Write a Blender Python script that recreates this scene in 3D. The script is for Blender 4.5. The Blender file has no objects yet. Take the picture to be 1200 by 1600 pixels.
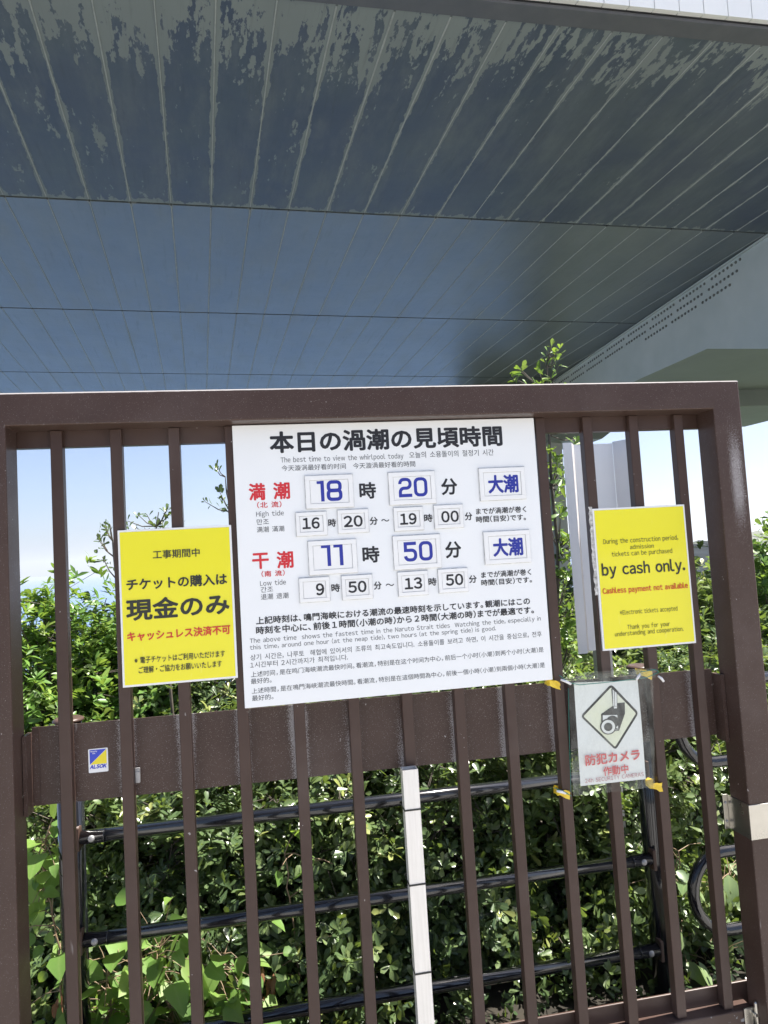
import bpy, bmesh, math, random
import numpy as np
from mathutils import Matrix, Vector

S = bpy.context.scene
COL = S.collection
# ------------------------------------------------------------------ camera
F_PX, YAW, PITCH, ROLL = 1084.28, 0.170902, 0.0629685, -0.0590911
EYE = np.array([0.0, 0.0, 1.55])

def cam_rot():
    f = np.array([math.sin(YAW)*math.cos(PITCH), math.cos(YAW)*math.cos(PITCH), math.sin(PITCH)])
    r = np.array([math.cos(YAW), -math.sin(YAW), 0.0]); u = np.cross(r, f)
    c, s = math.cos(ROLL), math.sin(ROLL)
    return np.array([c*r + s*u, -s*r + c*u, f])
RM = cam_rot()
cd = bpy.data.cameras.new('camera'); cam = bpy.data.objects.new('camera', cd); COL.objects.link(cam)
cd.sensor_fit = 'VERTICAL'; cd.sensor_height = 24.0; cd.lens = 24.0*F_PX/1600.0
cd.clip_start = 0.05; cd.clip_end = 60000
cam.matrix_world = Matrix(((RM[0][0], RM[1][0], -RM[2][0], EYE[0]), (RM[0][1], RM[1][1], -RM[2][1], EYE[1]),
                           (RM[0][2], RM[1][2], -RM[2][2], EYE[2]), (0, 0, 0, 1)))
S.camera = cam
# ------------------------------------------------------------------ sky, sun, exposure
SUN = Vector((0.46, 0.025, 0.86)).normalized()
sun_el = math.asin(SUN.z); sun_az = math.atan2(SUN.x, SUN.y)
W = bpy.data.worlds.new('World'); S.world = W; W.use_nodes = True
wn = W.node_tree; sky = wn.nodes.new('ShaderNodeTexSky'); sky.sky_type = 'NISHITA'; sky.sun_disc = False
sky.sun_elevation = sun_el; sky.sun_rotation = sun_az; sky.air_density = 0.65; sky.dust_density = 2.4; sky.ozone_density = 3.0
wn.nodes['Background'].inputs['Strength'].default_value = 0.068
wn.links.new(sky.outputs[0], wn.nodes['Background'].inputs['Color'])
sd = bpy.data.lights.new('sun', 'SUN'); sd.energy = 4.9; sd.angle = math.radians(0.53); sd.color = (1.0, 0.95, 0.87)
so = bpy.data.objects.new('sun', sd); COL.objects.link(so)
so.rotation_euler = (-SUN).to_track_quat('-Z', 'Y').to_euler(); so.location = (0, 0, 30)
S.view_settings.view_transform = 'Standard'; S.view_settings.look = 'None'
S.view_settings.exposure = 1.77; S.view_settings.gamma = 1.0
S.cycles.use_denoising = True
S.cycles.max_bounces = 10; S.cycles.transparent_max_bounces = 24; S.cycles.sample_clamp_indirect = 6.0

def ray(p):
    return np.array([(p[0]-600)/F_PX, -(p[1]-800)/F_PX, 1.0]) @ RM
def at(px, py, D):                      # point of the photograph on the vertical plane y = D
    d = ray((px, py)); return EYE + d*(D/d[1])
def atx(px, py, X):
    d = ray((px, py)); return EYE + d*(X/d[0])
def atz(px, py, Z):
    d = ray((px, py)); return EYE + d*((Z-EYE[2])/d[2])

# ------------------------------------------------------------------ materials
def nodes_of(m):
    return m.node_tree.nodes, m.node_tree.links
def mat(name, col, rough=0.5, metal=0.0, spec=0.5, coat=0.0, trans=0.0):
    m = bpy.data.materials.new(name); m.use_nodes = True
    b = m.node_tree.nodes['Principled BSDF']
    b.inputs['Base Color'].default_value = (*col, 1); b.inputs['Roughness'].default_value = rough
    b.inputs['Metallic'].default_value = metal; b.inputs['Specular IOR Level'].default_value = spec
    b.inputs['Coat Weight'].default_value = coat; b.inputs['Coat Roughness'].default_value = 0.06
    return m
def noise(m, scale, detail=4, rough=0.55, vec=None, stretch=None, coords='Object'):
    n, l = nodes_of(m)
    tc = n.new('ShaderNodeTexCoord'); src = tc.outputs[coords]
    if stretch:
        mp = n.new('ShaderNodeMapping'); mp.inputs['Scale'].default_value = stretch
        l.new(src, mp.inputs[0]); src = mp.outputs[0]
    t = n.new('ShaderNodeTexNoise'); t.inputs['Scale'].default_value = scale
    t.inputs['Detail'].default_value = detail; t.inputs['Roughness'].default_value = rough
    l.new(src, t.inputs['Vector']); return t.outputs['Fac']
def ramp(m, fac, stops):
    n, l = nodes_of(m); r = n.new('ShaderNodeValToRGB'); e = r.color_ramp.elements
    while len(e) < len(stops): e.new(0.5)
    for k, (p, c) in enumerate(stops):
        e[k].position = p; e[k].color = (*c, 1) if len(c) == 3 else c
    l.new(fac, r.inputs[0]); return r.outputs[0]
def math_(m, op, a, b=0.0, c=None):
    n, l = nodes_of(m); x = n.new('ShaderNodeMath'); x.operation = op
    for i, v in enumerate((a, b) if c is None else (a, b, c)):
        if isinstance(v, (int, float)): x.inputs[i].default_value = v
        else: l.new(v, x.inputs[i])
    return x.outputs[0]
def mixc(m, fac, a, b):
    n, l = nodes_of(m); x = n.new('ShaderNodeMix'); x.data_type = 'RGBA'
    for sk, v in ((x.inputs[0], fac), (x.inputs[6], a), (x.inputs[7], b)):
        if isinstance(v, (int, float)): sk.default_value = v
        elif isinstance(v, tuple): sk.default_value = (*v, 1)
        else: l.new(v, sk)
    return x.outputs[2]
def xyz(m, coords='Object'):
    n, l = nodes_of(m); tc = n.new('ShaderNodeTexCoord'); s = n.new('ShaderNodeSeparateXYZ')
    l.new(tc.outputs[coords], s.inputs[0]); return s.outputs
def smooth(m, v, lo, hi):
    n, l = nodes_of(m); x = n.new('ShaderNodeMapRange'); x.interpolation_type = 'SMOOTHSTEP'
    x.inputs['From Min'].default_value = lo; x.inputs['From Max'].default_value = hi
    l.new(v, x.inputs[0]); return x.outputs[0]
def setin(m, sock, out):
    m.node_tree.links.new(out, m.node_tree.nodes['Principled BSDF'].inputs[sock])
def bump(m, h, strength=0.3, dist=0.002):
    n, l = nodes_of(m); b = n.new('ShaderNodeBump'); b.inputs['Strength'].default_value = strength
    b.inputs['Distance'].default_value = dist; l.new(h, b.inputs['Height']); setin(m, 'Normal', b.outputs[0])
def mottled(name, c1, c2, scale, rough=0.5, metal=0.0, r2=None, stretch=None, bmp=0.0, coat=0.0, spec=0.5):
    m = mat(name, c1, rough, metal, spec, coat); f = noise(m, scale, 5, 0.6, stretch=stretch)
    setin(m, 'Base Color', ramp(m, f, [(0.3, c1), (0.7, c2)]))
    if r2 is not None:
        rr = noise(m, scale*2.3, 4, 0.6, stretch=stretch)
        n, l = nodes_of(m); q = n.new('ShaderNodeMapRange'); q.inputs['To Min'].default_value = rough; q.inputs['To Max'].default_value = r2
        l.new(rr, q.inputs[0]); setin(m, 'Roughness', q.outputs[0])
    if bmp: bump(m, noise(m, scale*6, 4), bmp)
    return m

BROWN = (0.053, 0.031, 0.0245); BROWN2 = (0.068, 0.042, 0.034)
def brown_paint(name, speckle=None):
    m = mottled(name, BROWN, BROWN2, 7, 0.30, r2=0.44, bmp=0.04, spec=0.27)
    n, l = nodes_of(m)
    base = n['Principled BSDF'].inputs['Base Color'].links[0].from_socket
    # scattered chips and fine scratches down to primer
    chips = ramp(m, noise(m, 70, 2, 0.5), [(0.765, (0, 0, 0)), (0.78, (1, 1, 1))])
    scr = ramp(m, noise(m, 26, 3, 0.6, stretch=(1.0, 1.0, 0.12)), [(0.735, (0, 0, 0)), (0.76, (1, 1, 1))])
    dust = smooth(m, noise(m, 2.2, 4, 0.6), 0.5, 0.8)
    c = mixc(m, math_(m, 'MULTIPLY', dust, 0.2), base, (0.17, 0.145, 0.14))
    c = mixc(m, math_(m, 'MULTIPLY', math_(m, 'ADD', chips, math_(m, 'MULTIPLY', scr, 0.5)), 0.75), c, (0.42, 0.40, 0.39))
    o = xyz(m)
    if speckle == 'bars':               # paint rubbed to powder beside each bar
        f = math_(m, 'FRACT', math_(m, 'ADD', math_(m, 'DIVIDE', math_(m, 'SUBTRACT', o[0], BAR0+0.015-0.004-0.4), PITCH_B), 20.5))
        d = math_(m, 'ABSOLUTE', math_(m, 'SUBTRACT', f, 0.5))
        wob = noise(m, 6, 3)
        near = math_(m, 'SUBTRACT', 1.0, smooth(m, math_(m, 'ADD', d, math_(m, 'MULTIPLY', wob, -0.16)), -0.03, 0.15))
        amt = math_(m, 'MULTIPLY', near, smooth(m, noise(m, 2.3, 2, stretch=(1, 1, 0.5)), 0.30, 0.56))
        fine = noise(m, 520, 1, 0.4)
        k = smooth(m, math_(m, 'ADD', fine, math_(m, 'MULTIPLY', amt, 0.36)), 0.68, 0.75)
        c = mixc(m, math_(m, 'MULTIPLY', k, 0.75), c, (0.42, 0.40, 0.40))
    if speckle == 'worn':
        k = ramp(m, noise(m, 16, 6, 0.7), [(0.62, (0, 0, 0)), (0.66, (1, 1, 1))])
        c = mixc(m, math_(m, 'MULTIPLY', k, 0.7), c, (0.40, 0.43, 0.45))
    if speckle == 'edge':
        px = math_(m, 'ABSOLUTE', math_(m, 'SUBTRACT', o[0], 1.008))
        zc = math_(m, 'ABSOLUTE', math_(m, 'SUBTRACT', o[2], 1.72))
        a = math_(m, 'MULTIPLY', math_(m, 'SUBTRACT', 1.0, smooth(m, px, 0.005, 0.035)), math_(m, 'SUBTRACT', 1.0, smooth(m, zc, 0.03, 0.22)))
        k = smooth(m, math_(m, 'ADD', noise(m, 560, 1, 0.4), math_(m, 'MULTIPLY', a, 0.27)), 0.70, 0.76)
        c = mixc(m, math_(m, 'MULTIPLY', k, 0.7), c, (0.5, 0.48, 0.48))
    if speckle == 'edge':               # sunlit line along the rail's upper front arris, painted in as a pale strip
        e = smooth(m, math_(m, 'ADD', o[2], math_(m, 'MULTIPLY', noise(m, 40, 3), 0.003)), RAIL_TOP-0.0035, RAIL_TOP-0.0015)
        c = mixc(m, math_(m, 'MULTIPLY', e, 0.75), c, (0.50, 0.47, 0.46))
    setin(m, 'Base Color', c)
    return m

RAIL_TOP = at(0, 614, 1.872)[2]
BAR0, PITCH_B = -0.550, 0.1508
M = {}
M['brown'] = brown_paint('brown paint')
M['brown_rail'] = brown_paint('brown paint speckled sunlit edge', 'edge')
M['brown_worn'] = brown_paint('brown paint scuffed', 'worn')
M['brown_panel'] = brown_paint('brown paint powdered', 'bars')
M['board'] = mottled('white enamel', (0.80, 0.815, 0.82), (0.83, 0.84, 0.84), 3, 0.33, r2=0.42)
M['plate'] = mottled('plate plastic', (0.80, 0.80, 0.79), (0.84, 0.84, 0.83), 9, 0.3)
M['plate_edge'] = mottled('plate edge grime', (0.30, 0.31, 0.31), (0.7, 0.7, 0.69), 60, 0.6)
M['black'] = mat('black ink', (0.012, 0.012, 0.016), 0.45)
M['grey_ink'] = mat('thin black ink', (0.03, 0.033, 0.04), 0.45)
M['blue'] = mat('blue ink', (0.014, 0.026, 0.30), 0.4)
M['red'] = mat('red ink', (0.62, 0.02, 0.03), 0.45)
M['redorange'] = mat('vermilion ink', (0.60, 0.045, 0.015), 0.45)
M['dark_olive'] = mat('black print on yellow', (0.018, 0.02, 0.012), 0.4)
M['faded_red'] = mat('faded red ink', (0.62, 0.10, 0.11), 0.5)
M['faded_plum'] = mat('faded plum ink', (0.35, 0.07, 0.11), 0.5)
M['sign_black'] = mat('sign black', (0.016, 0.016, 0.02), 0.4)
M['paper'] = mottled('printed paper', (0.72, 0.74, 0.76), (0.78, 0.79, 0.80), 5, 0.5)
M['pale_yellow'] = mottled('faded yellow', (0.73, 0.75, 0.68), (0.74, 0.76, 0.56), 5, 0.5)
def yellow_m(name):
    m = mat(name, (0.80, 0.73, 0.012), 0.24, 0, 0.5, 0.3)
    s = noise(m, 9, 5, 0.65, stretch=(1.6, 1, 0.35))
    cr = ramp(m, noise(m, 60, 3, 0.7, stretch=(1, 1, 0.3)), [(0.62, (0, 0, 0)), (0.8, (1, 1, 1))])
    setin(m, 'Base Color', mixc(m, math_(m, 'MULTIPLY', cr, math_(m, 'MULTIPLY', smooth(m, s, 0.45, 0.7), 0.55)), (0.80, 0.73, 0.012), (0.84, 0.79, 0.25)))
    bump(m, s, 0.15, 0.004); return m
M['yellow'] = yellow_m('laminated yellow sheet')
M['white_edge'] = mottled('white backing', (0.74, 0.75, 0.76), (0.80, 0.80, 0.80), 20, 0.35)
M['tube'] = mottled('black pipe paint', (0.006, 0.0065, 0.010), (0.012, 0.013, 0.016), 5, 0.10, r2=0.2, coat=0.6)
M['bolt'] = mottled('dull zinc', (0.30, 0.30, 0.31), (0.42, 0.41, 0.41), 50, 0.5, 0.6)
M['steel'] = mottled('brushed stainless', (0.70, 0.68, 0.645), (0.78, 0.76, 0.73), 30, 0.34, 0.35, r2=0.5, stretch=(6, 6, 0.3))
M['steel_band'] = mottled('stainless band', (0.44, 0.425, 0.39), (0.52, 0.505, 0.465), 10, 0.26, 0.95, r2=0.3)
M['ss_dark'] = mat('square tube inside', (0.10, 0.10, 0.10), 0.6, 0.5)
M['tie'] = mat('black nylon', (0.012, 0.012, 0.012), 0.4)
M['tape'] = mottled('yellow tape', (0.68, 0.44, 0.015), (0.78, 0.58, 0.05), 40, 0.45)
M['tape_white'] = mottled('white tape', (0.72, 0.72, 0.74), (0.8, 0.8, 0.8), 40, 0.45)
M['string'] = mat('green string', (0.01, 0.18, 0.15), 0.6)
M['sheet_white'] = mottled('white painted sheet', (0.66, 0.69, 0.74), (0.72, 0.74, 0.77), 6, 0.35, r2=0.45)
M['sheet_grey'] = mottled('grey sheet edge', (0.42, 0.39, 0.38), (0.52, 0.49, 0.47), 25, 0.5)
M['flaky'] = mottled('flaky tape', (0.18, 0.17, 0.16), (0.78, 0.77, 0.74), 90, 0.6)

def plastic_m():
    m = bpy.data.materials.new('clear plastic bag'); m.use_nodes = True; n, l = nodes_of(m)
    b = n['Principled BSDF']; b.inputs['Base Color'].default_value = (0.75, 0.78, 0.70, 1); b.inputs['Roughness'].default_value = 0.18
    b.inputs['Specular IOR Level'].default_value = 0.7
    tr = n.new('ShaderNodeBsdfTransparent'); tr.inputs[0].default_value = (0.95, 0.96, 0.93, 1)
    mx = n.new('ShaderNodeMixShader')
    f = math_(m, 'ADD', math_(m, 'MULTIPLY', smooth(m, noise(m, 14, 5, 0.7, stretch=(1, 1, 0.6)), 0.4, 0.75), 0.18), 0.035)
    l.new(f, mx.inputs[0]); l.new(tr.outputs[0], mx.inputs[1]); l.new(b.outputs[0], mx.inputs[2])
    l.new(mx.outputs[0], n['Material Output'].inputs[0]); bump(m, noise(m, 22, 4, 0.6), 0.6, 0.01)
    return m
M['plastic'] = plastic_m()

def soffit_m():
    m = mat('weathered bridge paint', (0.05, 0.06, 0.075), 0.3); o = xyz(m)
    a, b = o[0], o[1]
    big = noise(m, 0.8, 4, 0.6)
    top = mixc(m, smooth(m, big, 0.35, 0.65), (0.046, 0.062, 0.094), (0.062, 0.082, 0.098))
    chalk = smooth(m, noise(m, 2.6, 6, 0.7, stretch=(1.2, 0.35, 1)), 0.42, 0.72)
    bskew = math_(m, 'ADD', b, math_(m, 'MULTIPLY', a, 0.098))
    row1 = math_(m, 'SUBTRACT', 1.0, smooth(m, bskew, 3.73, 3.75))
    fr = math_(m, 'FRACT', math_(m, 'ADD', math_(m, 'DIVIDE', math_(m, 'SUBTRACT', a, 0.17), 0.517), 40.0))
    dl = math_(m, 'MINIMUM', fr, math_(m, 'SUBTRACT', 1.0, fr))
    n1 = noise(m, 4.2, 8, 0.66, stretch=(1.9, 0.42, 1)); n2 = noise(m, 11, 6, 0.6, stretch=(1.6, 0.7, 1))
    bskew = math_(m, 'ADD', b, math_(m, 'MULTIPLY', a, 0.098))
    edge = math_(m, 'SUBTRACT', 1.0, smooth(m, bskew, 0.1, 1.7))
    seam = math_(m, 'SUBTRACT', 1.0, smooth(m, dl, 0.0, 0.10))
    e2 = math_(m, 'SUBTRACT', 1.0, smooth(m, math_(m, 'ABSOLUTE', math_(m, 'SUBTRACT', bskew, 3.74)), 0.0, 0.16))
    n0 = noise(m, 1.1, 3, 0.5, stretch=(1.8, 0.6, 1))
    v = math_(m, 'ADD', math_(m, 'MULTIPLY', n1, 0.58), math_(m, 'MULTIPLY', n2, 0.34))
    v = math_(m, 'ADD', v, math_(m, 'MULTIPLY', math_(m, 'SUBTRACT', n0, 0.5), 0.3))
    v = math_(m, 'ADD', v, math_(m, 'MULTIPLY', edge, 0.15))
    v = math_(m, 'ADD', v, math_(m, 'MULTIPLY', seam, 0.19))
    v = math_(m, 'ADD', v, math_(m, 'MULTIPLY', e2, 0.16))
    v = math_(m, 'ADD', v, math_(m, 'MULTIPLY', math_(m, 'SUBTRACT', row1, 1.0), 0.16))
    # more peeling to the left of the walkway than to the right
    v = math_(m, 'SUBTRACT', v, math_(m, 'MULTIPLY', smooth(m, a, 0.5, 5.0), 0.055))
    peel = smooth(m, v, 0.548, 0.560)
    top = mixc(m, row1, mixc(m, smooth(m, big, 0.35, 0.65), (0.068, 0.088, 0.100), (0.088, 0.108, 0.110)), top)
    top = mixc(m, math_(m, 'MULTIPLY', chalk, 0.42), top, (0.165, 0.185, 0.185))
    c = mixc(m, peel, top, (0.205, 0.232, 0.22))
    gap_ = math_(m, 'SUBTRACT', 1.0, smooth(m, math_(m, 'ADD', dl, math_(m, 'MULTIPLY', n2, 0.012)), 0.018, 0.034))
    c = mixc(m, math_(m, 'MULTIPLY', gap_, math_(m, 'SUBTRACT', 0.85, math_(m, 'MULTIPLY', row1, 0.35))), c, (0.022, 0.026, 0.03))
    run = smooth(m, noise(m, 7, 5, 0.7, stretch=(2.4, 0.16, 1)), 0.52, 0.72)
    c = mixc(m, math_(m, 'MULTIPLY', run, 0.28), c, (0.045, 0.05, 0.05))
    pan = noise(m, 1.0, 0, stretch=(1.934, 0.25, 0))
    c = mixc(m, math_(m, 'MULTIPLY', smooth(m, pan, 0.3, 0.7), 0.18), c, (0.12, 0.135, 0.14))
    setin(m, 'Base Color', c)
    rr = nodes_of(m)[0].new('ShaderNodeMapRange'); rr.inputs['To Min'].default_value = 0.36; rr.inputs['To Max'].default_value = 0.62
    m.node_tree.links.new(math_(m, 'MAXIMUM', math_(m, 'MAXIMUM', peel, gap_), math_(m, 'ADD', math_(m, 'MULTIPLY', row1, 0.32), math_(m, 'MULTIPLY', math_(m, 'MAXIMUM', chalk, run), 0.35))), rr.inputs[0]); setin(m, 'Roughness', rr.outputs[0])
    setin(m, 'Specular IOR Level', math_(m, 'SUBTRACT', 0.85, math_(m, 'MULTIPLY', row1, 0.5)))
    bump(m, math_(m, 'ADD', math_(m, 'MULTIPLY', peel, -0.4), noise(m, 1.6, 3)), 0.42, 0.02)
    return m
M['soffit'] = soffit_m()
M['seam'] = mottled('seam sealant', (0.26, 0.28, 0.26), (0.36, 0.38, 0.36), 9, 0.6)
M['joint'] = mat('joint shadow gap', (0.012, 0.013, 0.015), 0.7)
M['trim'] = mottled('edge trim', (0.075, 0.078, 0.085), (0.10, 0.10, 0.105), 4, 0.5)
M['fascia'] = mottled('white fascia panel', (0.78, 0.80, 0.80), (0.83, 0.84, 0.83), 1.5, 0.35)
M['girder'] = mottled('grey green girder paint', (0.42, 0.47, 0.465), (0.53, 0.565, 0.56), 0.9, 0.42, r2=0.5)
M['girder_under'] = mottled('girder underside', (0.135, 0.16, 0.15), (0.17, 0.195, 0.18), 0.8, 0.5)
M['concrete'] = mottled('pier concrete', (0.26, 0.28, 0.29), (0.33, 0.34, 0.34), 1.2, 0.8)
M['bolthead'] = mat('bolt heads', (0.11, 0.12, 0.12), 0.5)

LEAF_K = 1.3
def leaf_m(name, stops, rough=0.33, transl=0.32, tcol=(0.30, 0.42, 0.04)):
    m = mat(name, (0.05, 0.1, 0.03), rough, 0, 0.5); n, l = nodes_of(m)
    at_ = n.new('ShaderNodeAttribute'); at_.attribute_name = 'tint'
    c = ramp(m, at_.outputs['Fac'], [(p, tuple(min(1, LEAF_K*q) for q in cc)) for p, cc in stops])
    rb = n.new('ShaderNodeAttribute'); rb.attribute_name = 'rib'
    rib = math_(m, 'POWER', rb.outputs['Fac'], 9.0)
    c = mixc(m, math_(m, 'MULTIPLY', rib, 0.5), c, mixc(m, 0.5, c, (0.30, 0.36, 0.14)))
    bl_ = smooth(m, noise(m, 90, 3, 0.6), 0.62, 0.8)
    c = mixc(m, math_(m, 'MULTIPLY', bl_, 0.35), c, (0.13, 0.13, 0.045))
    setin(m, 'Base Color', c)
    t = n.new('ShaderNodeBsdfTranslucent')
    tc = mixc(m, 0.55, c, tcol); l.new(tc, t.inputs[0])
    mx = n.new('ShaderNodeMixShader'); mx.inputs[0].default_value = transl
    l.new(n['Principled BSDF'].outputs[0], mx.inputs[1]); l.new(t.outputs[0], mx.inputs[2])
    l.new(mx.outputs[0], n['Material Output'].inputs[0]); return m
M['leaf_dark'] = leaf_m('glossy dark leaf', [(0.0, (0.026, 0.046, 0.023)), (0.55, (0.055, 0.088, 0.036)), (0.85, (0.095, 0.130, 0.050)), (1.0, (0.17, 0.19, 0.06))], 0.27, 0.26)
M['leaf_mid'] = leaf_m('green shrub leaf', [(0.0, (0.036, 0.062, 0.024)), (0.5, (0.075, 0.115, 0.040)), (0.85, (0.125, 0.16, 0.056)), (1.0, (0.19, 0.21, 0.07))], 0.30, 0.32)
M['leaf_fresh'] = leaf_m('fresh green leaf', [(0.0, (0.045, 0.10, 0.022)), (0.6, (0.085, 0.17, 0.032)), (1.0, (0.16, 0.22, 0.05))], 0.36, 0.36)
M['leaf_broad'] = leaf_m('broad soft leaf', [(0.0, (0.075, 0.15, 0.032)), (0.6, (0.12, 0.22, 0.045)), (1.0, (0.17, 0.26, 0.055))], 0.5, 0.5, (0.36, 0.5, 0.05))
M['leaf_pale'] = leaf_m('pale ribbed leaf', [(0.0, (0.08, 0.13, 0.055)), (1.0, (0.15, 0.20, 0.085))], 0.42, 0.3)
M['leaf_dead'] = leaf_m('dead leaf', [(0.0, (0.12, 0.05, 0.025)), (1.0, (0.2, 0.09, 0.04))], 0.7, 0.2, (0.3, 0.1, 0.03))
M['bark'] = mottled('grey brown bark', (0.05, 0.042, 0.034), (0.11, 0.092, 0.072), 40, 0.8)
M['stem'] = mottled('pinkish stem', (0.16, 0.12, 0.07), (0.24, 0.16, 0.10), 30, 0.6)
M['pavement'] = mottled('plaza paving', (0.265, 0.26, 0.25), (0.325, 0.32, 0.31), 2, 0.85)
M['soil'] = mottled('leaf litter', (0.012, 0.010, 0.007), (0.026, 0.021, 0.014), 8, 0.95)
_m = M['soil']; _b = nodes_of(_m)[0]['Principled BSDF'].inputs['Base Color'].links[0].from_socket; _o = xyz(_m)
setin(_m, 'Base Color', mixc(_m, smooth(_m, math_(_m, 'ADD', _o[1], math_(_m, 'MULTIPLY', noise(_m, 0.7, 4), 2.0)), 5.2, 6.6), _b, ramp(_m, noise(_m, 1.3, 5, 0.65), [(0.35, (0.085, 0.105, 0.06)), (0.65, (0.17, 0.18, 0.145))])))
M['hill'] = mottled('wooded slope', (0.018, 0.036, 0.014), (0.05, 0.08, 0.03), 0.09, 0.9)
def sea_m():
    m = mat('sea water', (0.085, 0.155, 0.30), 0.28, 0, 0.5)
    bump(m, noise(m, 0.12, 5, 0.6), 0.5, 0.6); return m
M['sea'] = sea_m()
M['rock'] = mottled('far headland', (0.05, 0.07, 0.045), (0.12, 0.12, 0.10), 0.01, 0.9)

# ------------------------------------------------------------------ building helpers
ORG = {}
def thing(name, label, cat, loc=(0, 0, 0), group=None):
    o = bpy.data.objects.new(name, None); COL.objects.link(o); o.location = loc; o.empty_display_size = 0.1
    ORG[o.name] = np.array(loc, float); o['label'] = label; o['category'] = cat
    if group: o['group'] = group
    return o
class MB:
    def __init__(s): s.v = []; s.f = []; s.m = []; s.n = 0; s.sm = []
    def add(s, verts, faces, mi=0, sm=False):
        verts = [tuple(map(float, p)) for p in verts]
        s.v += verts; s.f += [tuple(int(i)+s.n for i in f) for f in faces]; s.m += [mi]*len(faces); s.sm += [sm]*len(faces); s.n += len(verts)
        return s
    def box(s, x0, x1, y0, y1, z0, z1, mi=0, bev=0.0, xf=None):
        if bev <= 0:
            v = [(x, y, z) for z in (z0, z1) for y in (y0, y1) for x in (x0, x1)]
            f = [(0, 2, 3, 1), (4, 5, 7, 6), (0, 1, 5, 4), (2, 6, 7, 3), (0, 4, 6, 2), (1, 3, 7, 5)]
        else:
            bm = bmesh.new(); bmesh.ops.create_cube(bm, size=1)
            for q in bm.verts: q.co = ((x0+x1)/2+q.co.x*(x1-x0), (y0+y1)/2+q.co.y*(y1-y0), (z0+z1)/2+q.co.z*(z1-z0))
            bmesh.ops.bevel(bm, geom=bm.edges[:], offset=bev, segments=2, profile=0.5, affect='EDGES')
            bm.verts.ensure_lookup_table(); v = [q.co[:] for q in bm.verts]; f = [[w.index for w in p.verts] for p in bm.faces]; bm.free()
        if xf: v = [xf(p) for p in v]
        return s.add(v, f, mi)
    def tube(s, pts, r, seg=10, mi=0, caps=True):
        P = [np.array(p, float) for p in pts]; n = len(P)
        R_ = r if isinstance(r, (list, tuple)) else [r]*n
        vs = []; up = None
        for i in range(n):
            t = P[min(i+1, n-1)]-P[max(i-1, 0)]; t = t/(np.linalg.norm(t)+1e-12)
            if up is None:
                up = np.array([0, 0, 1.0]) if abs(t[2]) < 0.9 else np.array([0, 1.0, 0])
            a = np.cross(t, up); a /= np.linalg.norm(a)+1e-12; b = np.cross(a, t); up = b
            for k in range(seg):
                w = 2*math.pi*k/seg; vs.append(P[i]+R_[i]*(math.cos(w)*a+math.sin(w)*b))
        fs = [(i*seg+k, i*seg+(k+1) % seg, (i+1)*seg+(k+1) % seg, (i+1)*seg+k) for i in range(n-1) for k in range(seg)]
        s.add(vs, fs, mi, True)
        if caps:
            s.f += [tuple(s.n-n*seg+k for k in range(seg))[::-1], tuple(s.n-seg+k for k in range(seg))]; s.m += [mi]*2; s.sm += [False]*2
        return s
    def sphere(s, c, r, seg=10, rings=6, mi=0, sc=(1, 1, 1)):
        vs = [(c[0], c[1], c[2]+r*sc[2])]; 
        for i in range(1, rings):
            th = math.pi*i/rings
            for k in range(seg):
                w = 2*math.pi*k/seg; vs.append((c[0]+r*sc[0]*math.sin(th)*math.cos(w), c[1]+r*sc[1]*math.sin(th)*math.sin(w), c[2]+r*sc[2]*math.cos(th)))
        vs.append((c[0], c[1], c[2]-r*sc[2])); L = len(vs)-1
        fs = [(0, 1+k, 1+(k+1) % seg) for k in range(seg)]
        fs += [(1+(i-1)*seg+k, 1+i*seg+k, 1+i*seg+(k+1) % seg, 1+(i-1)*seg+(k+1) % seg) for i in range(1, rings-1) for k in range(seg)]
        fs += [(1+(rings-2)*seg+k, L, 1+(rings-2)*seg+(k+1) % seg) for k in range(seg)]
        return s.add(vs, fs, mi, True)
    def build(s, name, mats, parent=None, org=None, tint=None):
        o_ = org if org is not None else (ORG[parent.name] if parent else np.zeros(3))
        me = bpy.data.meshes.new(name)
        me.from_pydata([tuple(np.array(p)-o_) for p in s.v], [], s.f)
        mats = mats if isinstance(mats, (list, tuple)) else [mats]
        for q in mats: me.materials.append(q)
        me.polygons.foreach_set('material_index', s.m); me.polygons.foreach_set('use_smooth', s.sm); me.update()
        ob = bpy.data.objects.new(name, me); COL.objects.link(ob)
        if parent: ob.parent = parent
        else: ob.location = o_
        ORG[ob.name] = o_
        return ob
def tag(o, label, cat, group=None):
    o['label'] = label; o['category'] = cat
    if group: o['group'] = group
    return o
def structure(o): o['kind'] = 'structure'; return o

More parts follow.
